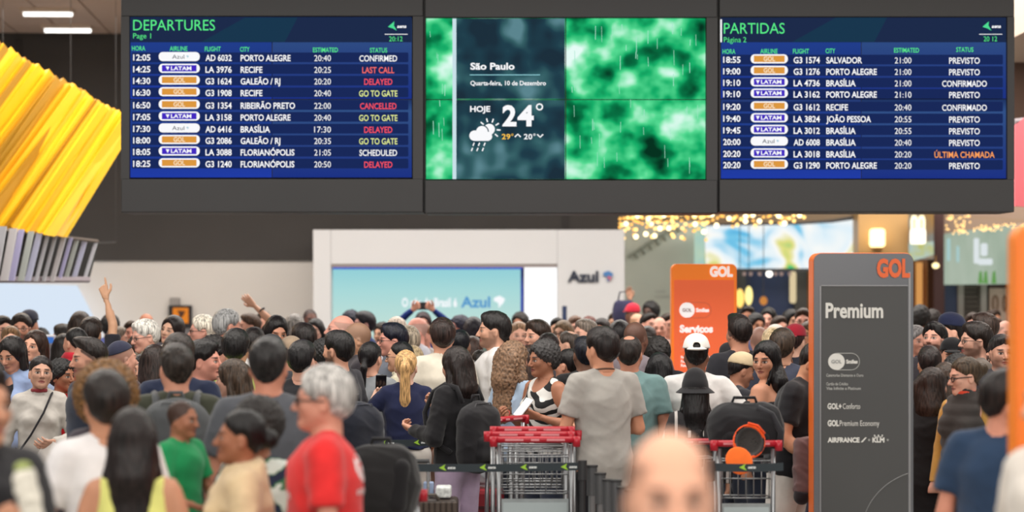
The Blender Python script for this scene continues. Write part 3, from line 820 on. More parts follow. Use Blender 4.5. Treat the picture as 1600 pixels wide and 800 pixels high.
def pill(kind, x0, x1_, y0, y1_, row, D):
    f = MB().prism(prect(x0, y0, x1_, y1_, D, .035), D, D+.004).build('airline_badge', white, row)
    # sub-parts of the row: inner field and name (joined to the row as its own pieces)
    cx = (x0+x1_)/2
    if kind == 'Azul':
        text('Azul', cx-11, cx+8, y0+4.2, y1_-3.8, D-.004, glow('azul_dark', (58, 70, 84), .8), row, bold=0)
        brazil(cx+13, (y0+y1_)/2, 2, D-.003, glow('azul_pale', (176, 206, 220), 1), row, depth=.002)
    elif kind == 'LATAM':
        MB().pbox(x0+5, y0+2.2, x1_-5, y1_-2.2, D-.003, .002).build('badge_field', glow('latam_indigo', (70, 44, 196), .95), row)
        text('LATAM', cx-13, cx+19, y0+4.3, y1_-4.3, D-.006, white, row, bold=.03)
        q = [(cx-20, y1_-10.5), (cx-15, y0+3.6), (cx-16.5, y1_-4)]
        MB().prism([(W(a_, b_, D).x, W(a_, b_, D).z) for a_, b_ in ((cx-21, y0+4.2), (cx-15, y0+4.6), (cx-18, y1_-3.8))][::-1], D-.005, D-.003).build('badge_mark', white, row)
    else:
        MB().pbox(x0+5, y0+2.2, x1_-5, y1_-2.2, D-.003, .002).build('badge_field', glow('gol_amber', (226, 156, 66), .95), row)
        text('GOL', cx-9, cx+9, y0+3.6, y1_-3.8, D-.006, glow('gol_pale', (252, 226, 190), .95), row, bold=.03)

def flight_board(t, X, title, page, heads, rows, cols, y0s, time_):
    """X: left and right edge of the picture, centre seam"""
    L, Rr, M = X
    D = DBD - .006
    MB().pbox(L+1, 27, Rr-1, 66, D, .004).build('header_band', head_bg, t)
    MB().prism([(W(x, y, D).x, W(x, y, D).z) for x, y in ((L+112, 65.5), (L+180, 27.5), (M+40, 27.5), (M+20, 65.5))][::-1], D-.002, D).build('header_sweep', head_bg2, t)
    D -= .006
    text(title[0], title[1], title[2], title[3], title[4], D, green, t, bold=.0)
    text(page[0], page[1], page[2], page[3], page[4], D, green, t, bold=.0)
    for s, a_, b_, y in heads: text(s, a_, b_, y-7, y, D, green, t, bold=.012)
    # operator's mark: arrow, name, rule and clock
    lx = Rr - 38
    MB().prism([(W(x, y, D).x, W(x, y, D).z) for x, y in ((lx, 42), (lx+10, 33.5), (lx+9.5, 40), (lx+14, 48), (lx+8, 44.5))][::-1], D-.002, D).build('operator_mark', glow('mark_green', (80, 224, 150), .95), t)
    text('aena', lx+14.5, lx+29, 38.5, 43.5, D, white, t, bold=.03, slant=.25)
    MB().pbox(lx-5, 53, lx+31, 54, D, .002).build('rule', white, t)
    text(time_, lx+2, lx+23, 57, 64.5, D, green, t, bold=.0)
    for n, (h, air, fl_, city, cw, est, st, sw, col) in enumerate(rows):
        y = y0s[n]                      # baseline of the row
        row = MB().prism(prect(L+3, y-12.5, Rr-6, y+2.6, D, .01), D+.001, D+.004).build('flight_row', row_bg, t)
        d = D - .003
        text(h, cols[0], cols[0]+27, y-9.2, y, d, white, row, bold=.02)
        pill(air, cols[1], cols[1]+(64 if L < 600 else 58), y-13.2, y+1.0, row, d)
        text(fl_, cols[2], cols[2]+41, y-8.6, y+.6, d, white, row, bold=.02)
        text(city, cols[3], cols[3]+cw, y-8.4, y+.8, d, white, row, bold=.02)
        text(est, cols[4], cols[4]+26, y-8.2, y+1.0, d, white, row, bold=.0)
        text(st, cols[5]-sw/2, cols[5]+sw/2, y-7.8, y+1.4, d, col, row, bold=.014)

tL = case('left flight board headed DEPARTURES listing ten flights', 189, 661, 202, 645, 25.5, 279.5, 332)
monitors(tL, (203, 425, 644), (26, 155, 278), (blue_bg, steel_bg, blue_bg, steel_bg))
flight_board(tL, (203, 644, 425), ('DEPARTURES', 208, 336, 31, 47.5), ('Page 1', 208, 236, 52, 60),
    [('HORA', 206, 227, 79), ('AIRLINE', 265, 293, 79.5), ('FLIGHT', 320, 345, 80), ('CITY', 375, 390, 80.5), ('ESTIMATED', 489, 528, 81.5), ('STATUS', 578, 605, 82)],
    [('12:05', 'Azul', 'AD 6032', 'PORTO ALEGRE', 78, '20:40', 'CONFIRMED', 59, white), ('14:25', 'LATAM', 'LA 3976', 'RECIFE', 34, '20:25', 'LAST CALL', 50, salmon),
     ('14:30', 'GOL', 'G3 1624', 'GALEÃO / RJ', 62, '20:20', 'DELAYED', 44, red), ('16:30', 'GOL', 'G3 1908', 'RECIFE', 34, '20:40', 'GO TO GATE', 60, yellow),
     ('16:50', 'GOL', 'G3 1354', 'RIBEIRÃO PRETO', 85, '22:00', 'CANCELLED', 57, red), ('17:05', 'LATAM', 'LA 3158', 'PORTO ALEGRE', 78, '20:40', 'GO TO GATE', 60, yellow),
     ('17:30', 'Azul', 'AD 6416', 'BRASÍLIA', 46, '17:30', 'DELAYED', 44, red), ('18:00', 'GOL', 'G3 2086', 'GALEÃO / RJ', 62, '20:35', 'GO TO GATE', 60, yellow),
     ('18:05', 'LATAM', 'LA 3088', 'FLORIANÓPOLIS', 84, '21:05', 'SCHEDULED', 59, white), ('18:25', 'GOL', 'G3 1240', 'FLORIANÓPOLIS', 84, '20:50', 'DELAYED', 44, red)],
    (208, 248, 321, 376, 491, 591), (94.5, 112.8, 131, 149.3, 169, 187.5, 206, 224, 242, 260.5), '20:12')
tC = case('middle board with the weather forecast over blurred green leaves', 664, 1121, 664.5, 1104, 27.5, 281.5, 333.5)
monitors(tC, (665, 884, 1103), (28, 155.5, 280.5), (leaf, leaf, leaf, leaf))
tR = case('right flight board headed PARTIDAS listing ten flights', 1124, 1585, 1125, 1574, 26.5, 280.5, 331.5)
monitors(tR, (1126, 1346, 1573), (27, 154.5, 279.5), (blue_bg, steel_bg, blue_bg, steel_bg))
flight_board(tR, (1126, 1573, 1346), ('PARTIDAS', 1131, 1226, 36, 52.5), ('Página 2', 1131, 1166, 58, 66),
    [('HORA', 1129, 1149, 84), ('AIRLINE', 1188, 1215, 83.5), ('FLIGHT', 1239, 1264, 83.5), ('CITY', 1290, 1305, 83), ('ESTIMATED', 1397, 1436, 82), ('STATUS', 1494, 1521, 81)],
    [('18:55', 'GOL', 'G3 1574', 'SALVADOR', 56, '21:00', 'PREVISTO', 48, white), ('19:00', 'GOL', 'G3 1276', 'PORTO ALEGRE', 79, '21:00', 'PREVISTO', 48, white),
     ('19:10', 'LATAM', 'LA 4736', 'BRASÍLIA', 46, '21:00', 'CONFIRMADO', 70, white), ('19:10', 'LATAM', 'LA 3162', 'PORTO ALEGRE', 79, '21:10', 'PREVISTO', 48, white),
     ('19:20', 'GOL', 'G3 1612', 'RECIFE', 34, '20:40', 'CONFIRMADO', 70, white), ('19:40', 'LATAM', 'LA 3824', 'JOÃO PESSOA', 70, '20:55', 'PREVISTO', 48, white),
     ('19:45', 'LATAM', 'LA 3012', 'BRASÍLIA', 46, '20:55', 'PREVISTO', 48, white), ('20:00', 'Azul', 'AD 6008', 'BRASÍLIA', 46, '20:40', 'PREVISTO', 48, white),
     ('20:20', 'LATAM', 'LA 3018', 'BRASÍLIA', 46, '20:20', 'ÚLTIMA CHAMADA', 94, orange), ('20:20', 'GOL', 'G3 1290', 'PORTO ALEGRE', 79, '20:20', 'PREVISTO', 48, white)],
    (1130, 1173, 1240, 1291, 1398, 1507), (98, 116, 134, 151.6, 171.5, 190, 208.3, 226.5, 245, 262.5), '20 12')
MB().prism(prect(1125.5, 30, 1128, 66, DBD-.02, .006), DBD-.02, DBD-.012).build('white_bar', white, tR)
# weather layer
D = DBD - .006
for y0, y1_ in ((29, 154.5), (156.5, 279.8)): MB().pbox(713, y0, 882.5, y1_, D, .004).build('forecast_panel', teal, tC)
MB().pbox(707, 29, 713.2, 279.8, D, .004).build('pale_bar', glow('bar_pale', (206, 230, 238), .95), tC)
D -= .008
text('São Paulo', 735, 804, 98.5, 108.5, D, white, tC, bold=.03)
MB().pbox(734, 116.4, 844, 117.6, D, .002).build('rule', glow('rule_cyan', (150, 214, 224), .95), tC)
text('Quarta-feira, 10 de Dezembro', 735, 853, 126.5, 133.2, D, white, tC, bold=.02)
text('HOJE', 734.5, 766, 166, 174.5, D, white, tC, bold=.03)
text('2', 785, 807, 166, 196, D, white, tC, bold=.035); text('4', 808.5, 834, 166, 196, D, white, tC, bold=.035)
[text(c_, x_, x_+6.4, 209.5, 217.5, D, glow('type_amber', (250, 196, 80)), tC, bold=.02) for c_, x_ in (('2', 784), ('9', 791.1))]
[text(c_, x_, x_+6.2, 209.5, 217.5, D, white, tC, bold=.02) for c_, x_ in (('2', 818.5), ('0', 825.5))]
def ring(cx, cy, r, w_, m, parent, name='degree_ring', n=24):
    mb = MB(); c = W(cx, cy, D); R1, R0 = r*D/F, (r-w_)*D/F
    for k in range(n):
        a_ = 2*math.pi*k/n
        for rr in (R1, R0): mb.v.append((c.x + rr*math.cos(a_), D, c.z + rr*math.sin(a_)))
        for rr in (R1, R0): mb.v.append((c.x + rr*math.cos(a_), D+.002, c.z + rr*math.sin(a_)))
    for k in range(n):
        a_, b_ = 4*k, 4*((k+1) % n)
        mb.f += [(a_, b_, b_+1, a_+1), (a_+2, a_+3, b_+3, b_+2), (a_, a_+2, b_+2, b_), (a_+1, b_+1, b_+3, a_+3)]
    return mb.build(name, m, parent)
ring(843, 167, 5.6, 2.2, white, tC); ring(800.5, 210.5, 1.7, .8, glow('type_amber', (250, 196, 80)), tC); ring(835, 210.5, 1.7, .8, white, tC)
for cx, up in ((809, -1), (844, 1)):
    MB().tube([W(cx-4.5, 212-up*2, D), W(cx, 212+up*2.4, D), W(cx+4.5, 212-up*2, D)], .006, 6).build('chevron', white, tC)
def disc(cx, cy, r, n=22): return [(cx + r*math.cos(2*math.pi*k/n), cy + r*math.sin(2*math.pi*k/n)) for k in range(n)]
def flat(pts, D, m, parent, name): return MB().prism([(W(x, y, D).x, W(x, y, D).z) for x, y in pts][::-1], D, D+.002).build(name, m, parent)
flat(disc(764.5, 202, 8.6), D+.002, white, tC, 'sun_disc')
for k in range(-1, 6):
    a_ = math.radians(-90 - 50 + k*36.0)
    if k < 0: continue
    MB().tube([W(764.5 + 11.5*math.cos(a_), 202 + 11.5*math.sin(a_), D), W(764.5 + 17.5*math.cos(a_), 202 + 17.5*math.sin(a_), D)], .006, 6).build('sun_ray', white, tC)
flat(disc(753, 206, 11), D-.003, glow('cloud_gap', (44, 76, 92), .9), tC, 'cloud_gap')
for nm, p in (('cloud_disc', disc(753, 206, 9.2)), ('cloud_disc', disc(741.5, 212, 8.2)), ('cloud_disc', disc(762, 213, 7.0)), ('cloud_base', [(741, 205), (764, 206), (764, 220), (741, 220.2)])):
    flat([(x, y) for x, y in p] if nm == 'cloud_disc' else p[::-1][::-1], D-.006, white, tC, nm)
for x, y in ((741, 223), (749.5, 223), (758, 223), (738.5, 231), (747, 231), (755.5, 231)):
    MB().tube([W(x, y, D), W(x-2, y+5, D)], .0055, 6).build('rain_drop', white, tC)
rnd = random.Random(21); rk = glow('rain_pale', (176, 240, 216), .9)
for k in range(60):
    x = rnd.uniform(892, 1098) if k < 48 else rnd.uniform(668, 704); y = rnd.uniform(32, 255); l = rnd.uniform(8, 24)
    if y < 155 < y + l: continue
    MB().tube([W(x, y, D), W(x+rnd.uniform(-.5, .8), y+l, D)], .0022 if k % 3 else .0035, 4).build('rain_streak', rk, tC)
# structure between the boards and the dark beam seen through the gaps
for x0, x1_ in ((659.5, 665.5), (1119.5, 1125.5)): MB().pbox(x0, -70, x1_, 329, DBD+.02, .4).build('joint_post', M_case2, tC)
# ---------------------------------------------------------------- people (built 1.72 m tall, facing -Y, then scaled and turned)
HT = 1.72
PIV = np.array([0, .015, 1.50])          # where the head turns on the neck
def lerp(a, b, t): return np.array(a)*(1-t) + np.array(b)*t

POSES = {   # (right elbow, right wrist, left elbow, left wrist); right hand is at -X
    'down':  ((-.235, .03, 1.13), (-.25, -.03, .89), (.235, .03, 1.13), (.25, -.03, .89)),
    'front': ((-.235, .0, 1.14), (-.09, -.22, 1.15), (.235, .0, 1.14), (.09, -.22, 1.13)),
    'phone': ((-.235, -.02, 1.14), (-.07, -.25, 1.25), (.235, .02, 1.13), (.25, -.05, .90)),
    'fold':  ((-.235, -.03, 1.14), (.04, -.19, 1.13), (.235, -.03, 1.14), (-.03, -.17, 1.09)),
    'point': ((-.23, -.04, 1.72), (-.215, -.06, 1.97), (.235, .03, 1.13), (.25, -.03, .89)),
    'wave':  ((-.30, -.05, 1.60), (-.44, -.08, 1.80), (.235, .03, 1.13), (.25, -.03, .89)),
    'photo': ((-.30, -.12, 1.62), (-.07, -.22, 1.82), (.30, -.12, 1.62), (.07, -.22, 1.82)),
    'belly': ((-.24, .02, 1.13), (-.26, -.03, .90), (.25, -.02, 1.14), (.10, -.20, 1.12)),
    'hip':   ((-.235, .03, 1.13), (-.25, -.03, .89), (.34, .03, 1.22), (.44, -.12, 1.02)),
    'hold':  ((-.24, .0, 1.15), (-.13, -.24, 1.22), (.24, .0, 1.15), (.10, -.25, 1.20)),
    'text':  ((-.22, .02, 1.15), (-.06, -.22, 1.27), (.22, .02, 1.15), (.05, -.24, 1.24)),
    'lean':  ((-.24, -.03, 1.14), (-.12, -.24, 1.06), (.24, -.03, 1.14), (.10, -.26, 1.05)),
}

def frame_head(yaw, pitch, roll): return (rotm(pitch, roll, yaw), PIV)

def head_prims(f, fem, jaw=1.0, lod=0):
    j = jaw*(0.94 if fem else 1.0)
    P = [E((0, .018, 1.628), (.076, .096, .092), f=f),
         E((0, -.022, 1.578), (.066*j, .070, .090), .03, f=f),
         K((-.046*j, -.005, 1.548), (0, -.062, 1.508), .026, .024, .025, f=f),
         K((.046*j, -.005, 1.548), (0, -.062, 1.508), .026, .024, .025, f=f)]
    P += [E((s*.038*j, -.058, 1.572), (.024, .024, .026), .025, f=f) for s in (-1, 1)]        # cheeks
    P += [K((-.034, -.076, 1.618), (.034, -.076, 1.618), .012, .012, .018, f=f)]              # brow
    P += [E((s*.032, -.098, 1.598), (.020, .020, .013), .012, 's', f=f) for s in (-1, 1)]      # sockets
    P += [E((s*.032, -.074, 1.597), (.0135, .0135, .0125), .004, f=f) for s in (-1, 1)]        # eyeballs
    P += [K((0, -.088, 1.606), (0, -.112, 1.566), .0085, .0115, .010, f=f),                    # nose
          E((-.012, -.100, 1.562), (.009, .011, .008), .006, f=f), E((.012, -.100, 1.562), (.009, .011, .008), .006, f=f)]
    P += [E((0, -.086, 1.537), (.022, .012, .0075), .006, f=f), E((0, -.086, 1.525), (.018, .012, .0075), .005, f=f),
          K((-.020, -.092, 1.5315), (.020, -.092, 1.5315), .003, .003, .004, 's', f=f),
          E((0, -.078, 1.504), (.020, .015, .014), .012, f=f)]
    for s in (-1, 1):
        P += [E((s*.079, .012, 1.582), (.009, .020, .030), .008, f=f),
              E((s*.089, .005, 1.586), (.007, .010, .016), .005, 's', f=f)]
    nk = .050 if fem else .058
    a = (PIV - PIV); top = np.array([0, .02, 1.555])
    R, o = f; topw = R @ (top - o) + o
    P += [K((0, .022, 1.40), topw, nk*1.1, nk*.98, .03)]
    return P

def face_tint(V, f, o, lod):
    """colours of the face: lips, brows, eyes, beard, cropped scalp; nostril shade painted in"""
    R, c = f
    q = (V - c) @ R + c
    x, y, z = q[:, 0], q[:, 1], q[:, 2]; ax_ = np.abs(x)
    n = len(V); t = np.zeros((n, 4))
    front = y < -.05
    def put(mask, col, w=1.0):
        m = np.clip(mask, 0, 1)[:, None]*w
        c4 = np.array([*col, 1.0])
        t[:] = t*(1-m) + c4*m
    sm = .12 if lod == 0 else .25
    def ell(cx, cz, rx, rz): return np.clip((1 - np.sqrt(((ax_-cx)/rx)**2 + ((z-cz)/rz)**2))/sm/2 + .5, 0, 1)
    skin_ = np.array(lin(o['skin']))
    hair_ = np.array(lin(o['hc']))
    blush = skin_*np.array([1.0, .72, .70])
    put(front*ell(0, 1.566, .020, .012), blush, .35)
    put((y < -.05)*ell(.044, 1.568, .022, .018), blush, .25)
    if o.get('buzz'):
        line = z - (1.600 + .85*np.clip(-y - .0, -.1, .1))
        m = np.clip(line/.006 + .5, 0, 1)*(np.sqrt((x/.09)**2 + ((z-1.63)/.2)**2) > .0)
        m = m*np.where((y < -.055), np.clip((z-1.672)/.008, 0, 1), 1)
        if o['buzz'] == 2: m = m*np.clip((1.668 - z)/.01, 0, 1)
        put(m, hair_, .62 if max(o['hc']) > 60 else .9)
    if o.get('beard'):
        m = np.clip((1.556 - z)/.010, 0, 1)*np.clip((.03 - y)/.02, 0, 1)*np.clip((z - 1.468)/.012, 0, 1)
        m2 = front*ell(0, 1.546, .034, .008)
        m3 = np.clip((.030 - np.abs(y + .012))/.012, 0, 1)*np.clip((1.60-z)/.01, 0, 1)*(ax_ > .05)
        put(np.maximum(np.maximum(m, m2), m3*.8), hair_, o['beard'])
    lip = (150, 78, 76) if sum(o['skin']) > 380 else (120, 62, 56)
    if o.get('lips'): lip = o['lips']
    put((y < -.07)*ell(0, 1.5315, .025, .0105), lin(lip), .85)
    put((y < -.05)*ell(.034, 1.622, .021, .0062), hair_*.6, .9 if o['hc'][0] < 150 else .6)
    es = .0165; ez = .0080
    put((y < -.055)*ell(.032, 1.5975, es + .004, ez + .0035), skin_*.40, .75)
    put((y < -.055)*ell(.032, 1.597, es, ez*.85), lin((186, 174, 164)))
    put((y < -.055)*ell(.032, 1.597, .0080, .0080), lin((38, 24, 18)))
    put((y < -.055)*ell(.032, 1.6035, es, .0022), lin((30, 20, 18)), .9)
    put((y < -.08)*ell(.011, 1.5575, .005, .003), skin_*.3, .8)  # nostrils: darkened skin colour stands for the shade inside them
    return t

def hand_prims(wr, d, nrm, side, curl=.5, point=False):
    """palm, four unequal bent fingers and a thumb; d along the hand, nrm out of the palm"""
    d = np.array(d, float); d /= np.linalg.norm(d); nrm = np.array(nrm, float); nrm -= d*(nrm @ d); nrm /= np.linalg.norm(nrm)
    s = np.cross(nrm, d)*side            # towards the thumb
    wr = np.array(wr, float); P = []
    kn = []
    for i, (off, ln) in enumerate(((.030, .088), (.010, .092), (-.011, .087), (-.030, .078))):
        k = wr + d*ln + s*off; kn.append(k)
        P.append(K(wr + s*off*.45 + d*.01, k, .017, .0115, .012))
    for i, (k, L) in enumerate(zip(kn, (.070, .078, .072, .056))):
        c = curl*(1 + .12*i)
        if point and i == 0: c = .05
        if point and i > 0: c = 1.5
        a1 = c*.75; d1 = d*math.cos(a1) + nrm*math.sin(a1); a2 = a1 + c*.95; d2 = d*math.cos(a2) + nrm*math.sin(a2)
        a3 = a2 + c*.5; d3 = d*math.cos(a3) + nrm*math.sin(a3)
        spread = s*(.06 - .04*i)
        p1 = k + (d1 + spread)*L*.44; p2 = p1 + (d2 + spread)*L*.32; p3 = p2 + d3*L*.24
        P += [K(k, p1, .0098, .009, .003), K(p1, p2, .009, .0082, .003), K(p2, p3, .0082, .007, .003)]
    b = wr + d*.022 + s*.024; p1 = b + (d*.62 + s*.62 + nrm*.25)*.044; p2 = p1 + (d*.85 + s*.25 + nrm*.35)*.034; p3 = p2 + (d*.9 + s*.0 + nrm*.35)*.022
    P += [K(b, p1, .0145, .011, .008), K(p1, p2, .011, .0095, .003), K(p2, p3, .0095, .008, .003)]
    return P

def arm_pts(o, side):
    sw = .150 if o['fem'] else .172
    sw *= 1 + (o['fat']-1)*.5
    sh = np.array([side*sw, .012, 1.392])
    ps = o['armpts']
    el, wr = (ps[0], ps[1]) if side < 0 else (ps[2], ps[3])
    el = np.array(el, float); wr = np.array(wr, float)
    # keep bone lengths human
    v = el - sh; el2 = sh + v/np.linalg.norm(v)*.285
    v = wr - el; wr2 = el2 + v/np.linalg.norm(v)*.245
    return sh, el2, wr2

def torso_prims(o, e=0.0, skirt=False):
    w = o['fat']; fem = o['fem']
    cw = (.142 if fem else .162)*w; sh = (.120 if fem else .148)*(1+(w-1)*.5)
    hipw = (.162 if fem else .152)*w; ww = (.118 if fem else .140)*w; dp = w
    P = [E((0, .012, 1.285), (cw+e, .108*dp+e, .165+e), .04),
         K((-sh, .015, 1.390), (sh, .015, 1.390), .046+e*.8, .046+e*.8, .05),
         E((0, .008, 1.10), (ww+e, .098*dp+e, .17+e), .06),
         E((0, .015, .945), (hipw+e, .112*dp+e, .125+e), .06)]
    for s in (-1, 1):
        P.append(K((s*.035, .024, 1.445), (s*(sh-.01), .02, 1.412), .042+e*.6, .036+e*.6, .03))
        P.append(E((s*.07, .075, .93), (.075+e, .065+e, .085+e), .03))
        if fem: P.append(E((s*.070*w, -.070*dp, 1.265), (.056+e*.7, .055+e, .056+e*.7), .025))
    if not fem: P.append(E((0, -.05, 1.31), (.13+e, .06+e, .08+e), .04))
    return P

def leg_prims(o, e=0.0, wide=0.0, hem=.07, flare=0.0):
    P = []; w = o['fat']
    for s in (-1, 1):
        hip = (s*.085, .015, .90); kn = (s*.10, -.005, .49); an = (s*.11, .02, max(.085, hem))
        P += [K(hip, kn, .088*w+e, .056*w+e+wide*.5, .03), K(kn, an, .056*w+e+wide*.5, .040+e+wide+flare, .02)]
    return P

def key_of(o, names): return tuple(str(o.get(n)) for n in names)
_cache = {}

def body_mesh(o):
    k = ('body', abs((o['yaw'] + o['head'][0] + 180) % 360 - 180) < 135) + key_of(o, ('fem', 'fat', 'pose', 'head', 'jaw', 'beard', 'buzz', 'lips', 'skin', 'hc', 'lod', 'armk', 'hands'))
    if k in _cache: return _cache[k]
    f = frame_head(*o['head']); lod = o['lod']
    hp = head_prims(f, o['fem'], o['jaw'], lod)
    P = list(hp)
    P += torso_prims(o, -.004)
    P += leg_prims(o)
    for s in (-1, 1): P += [K((s*.11, .03, .045), (s*.125, -.13, .035), .038, .03, .02)]
    hboxes = []
    hands = []
    for s in (-1, 1):
        sh, el, wr = arm_pts(o, s)
        a = 1.0 if not o['fem'] else .88; a *= 1 + (o['fat']-1)*.6
        P += [K(sh, lerp(sh, el, .35), .050*a, .047*a, .04), K(lerp(sh, el, .2), el, .047*a, .037*a, .02),
              K(el, lerp(el, wr, .35), .037*a, .038*a, .02), K(lerp(el, wr, .3), wr, .037*a, .024*a, .02)]
        d = wr - el; d /= np.linalg.norm(d)
        nrm = np.array([-s*.9, -.3, 0.2]) if wr[2] < 1.0 else (np.array([-s*.5, .4, .6]) if o['pose'] not in ('point', 'wave', 'photo', 'cup') else np.array([0, -1, .1]))
        if o['pose'] == 'cup': nrm = np.array([-s*.9, .3, .1])
        if o['pose'] == 'wave' and s < 0: d = d + np.array([-.7, 0, .1]); nrm = np.array([0, -1, .3])
        c = {'point': .1, 'wave': .25, 'photo': .9, 'phone': 1.0, 'text': .85, 'hold': .9, 'cup': 1.05}.get(o['pose'], .55)
        hh = hand_prims(wr, d, nrm, -s if True else s, c, point=(o['pose'] == 'point' and s < 0))
        hands.append(hh)
        if o['hands']:
            bs = [prim_box(p) for p in hh]
            hboxes.append((np.min([b[0] for b in bs], 0) - .006, np.max([b[1] for b in bs], 0) + .006))
    for hh in hands: P += hh
    R, c = f
    cc = R @ (np.array([0, -.005, 1.60]) - c) + c
    hb = (cc - [.115, .125, .145], cc + [.115, .125, .135])
    hh_ = ({0: .0050, 1: .0074, 2: .0105} if abs((o['yaw'] + o['head'][0] + 180) % 360 - 180) < 135 else {0: .0095, 1: .011, 2: .014})[lod]
    V, Q = skin(P, hh_, box=hb)
    Vs, Qs = [V], [Q]; n0 = len(V)
    for b in hboxes:
        v, q = skin(P, .0050, box=b); Vs.append(v); Qs.append(q + n0); n0 += len(v)
    legs_box = (np.array([-.45, -.35, -.06]), np.array([.45, .30, .84]))
    v, q = skin(P, {0: .020, 1: .027, 2: .035}[lod], holes=[hb, legs_box] + hboxes)
    Vs.append(v); Qs.append(q + n0); n0 += len(v)
    v, q = skin(P, .042, box=legs_box, holes=hboxes)
    Vs.append(v); Qs.append(q + n0)
    V = np.concatenate(Vs); Q = np.concatenate(Qs)
    tint = face_tint(V, f, o, lod)
    me = np_mesh('body', V, Q, tint); me.materials.append(SKIN)
    _cache[k] = me
    return me

HEMS = {'tee': .86, 'polo': .87, 'shirt': .86, 'long': .90, 'jacket': .84, 'hoodie': .86, 'tank': .90, 'tube': .92, 'vest': .80, 'coat': .84, 'dress': .84, 'crop': 1.02}
def top_prims(o):
    """shirt, jacket, dress ..."""
    kind = o['top']; e = {'tee': .014, 'polo': .014, 'shirt': .015, 'long': .013, 'jacket': .026, 'hoodie': .030, 'tank': .008, 'tube': .007, 'vest': .032, 'coat': .030, 'dress': .010, 'crop': .012}[kind]
    P = torso_prims(o, e); w = o['fat']; fem = o['fem']
    hem = {'tee': .86, 'polo': .87, 'shirt': .86, 'long': .90, 'jacket': .84, 'hoodie': .86, 'tank': .90, 'tube': .92, 'vest': .80, 'coat': .45, 'dress': .60, 'crop': 1.02}[kind]
    hem = o.get('hem', hem)
    loose = kind in ('tee', 'polo', 'shirt', 'jacket', 'hoodie', 'coat', 'vest')
    if loose and not (fem and kind == 'tee' and o.get('fit')):
        cw = (.136 if fem else .152)*w + e
        P.append(K((0, .012, 1.27), (0, .012, hem), cw*.98, cw*1.0, .05, sq=(1, .80)))
    if kind in ('coat', 'dress'):
        P.append(K((0, .012, .95), (0, .012, hem - .05), .165*w, .20*w, .05, sq=(1, .8)))
    sl = {'tee': 'short', 'polo': 'short', 'shirt': 'long', 'long': 'long', 'jacket': 'long', 'hoodie': 'long', 'coat': 'long', 'crop': 'short'}.get(kind)
    sl = o.get('sleeve', sl)
    if sl: P += sleeve_prims(o, sl, e)
    if kind in ('tank', 'tube', 'vest', 'dress'):
        for s in (-1, 1): P.append(E((s*(.205 if fem else .235)*(1+(w-1)*.4), .0, 1.40), (.082, .14, .12), .02, 's'))
    nd = {'tank': .060, 'dress': .065, 'tube': .2}.get(kind, 0)
    if nd: P.append(E((0, -.05, 1.49), (.085, .11, .07 + nd), .015, 's'))
    else: P.append(E((0, -.012, 1.515), (.066, .072, .062), .012, 's'))
    if kind in ('polo', 'shirt', 'jacket', 'coat'): P.append(T((0, .012, 1.465), .064 if fem else .070, .012, .008, sz=1.9))
    if kind == 'tee': P.append(T((0, .010, 1.458), .064 if fem else .071, .0065, .006, sz=1.5))
    if kind == 'hoodie':
        P += [E((0, .085, 1.43), (.105, .055, .075), .04), T((0, .02, 1.455), .075, .022, .02, sz=1.3)]
    if kind == 'vest': P.append(T((0, .012, 1.47), .07, .02, .01, sz=2.2))
    return P, hem

def sleeve_prims(o, sl, e):
    P = []; w = 1 + (o['fat']-1)*.5
    for s in (-1, 1):
        sh, el, wr = arm_pts(o, s)
        a = (.046 if o['fem'] else .052)*w
        if sl == 'short':
            end = lerp(sh, el, .70)
            P += [K(sh, lerp(sh, el, .3), a+e*.6-.004, a+e-.002, .05), K(lerp(sh, el, .15), end, a+e-.003, a+e+.005, .02, flat=True)]
        else:
            m = .98 if sl == 'long' else .3
            P += [K(sh, lerp(sh, el, .3), a+e*.6-.004, a+e-.006, .05), K(lerp(sh, el, .2), el, a+e-.003, a*.8+e, .015),
                  K(el, lerp(el, wr, m), a*.8+e, a*.52+e*.8, .015, flat=True)]
    return P

def top_mesh(o):
    k = ('top',) + key_of(o, ('fem', 'fat', 'pose', 'top', 'hem', 'sleeve', 'lod', 'armk', 'fit', 'top2'))
    if k in _cache: return _cache[k]
    P, hem = top_prims(o); kind = o['top']
    amp = {'tee': .0050, 'polo': .0045, 'shirt': .0055, 'jacket': .006, 'hoodie': .008, 'long': .004, 'coat': .006, 'vest': .002}.get(kind, .0015)
    def post(d, X, Y, Z):
        d = d + folds(X, Y, Z, amp*1.25)
        if kind == 'vest': d = d - F32(.011)*np.abs(np.sin(Z*F32(3.1416/.075))) + F32(.005)
        d = np.maximum(d, F32(hem) + F32(.008)*np.sin(X*F32(21.)) - Z)
        if kind == 'tube': d = np.maximum(d, Z - F32(1.33))
        return d
    h = {0: .0125, 1: .018, 2: .027}[o['lod']]
    V, Q = skin(P, h, post=post)
    me = np_mesh('top', V, Q); me.materials.append(CLOTH)
    _cache[k] = me
    return me

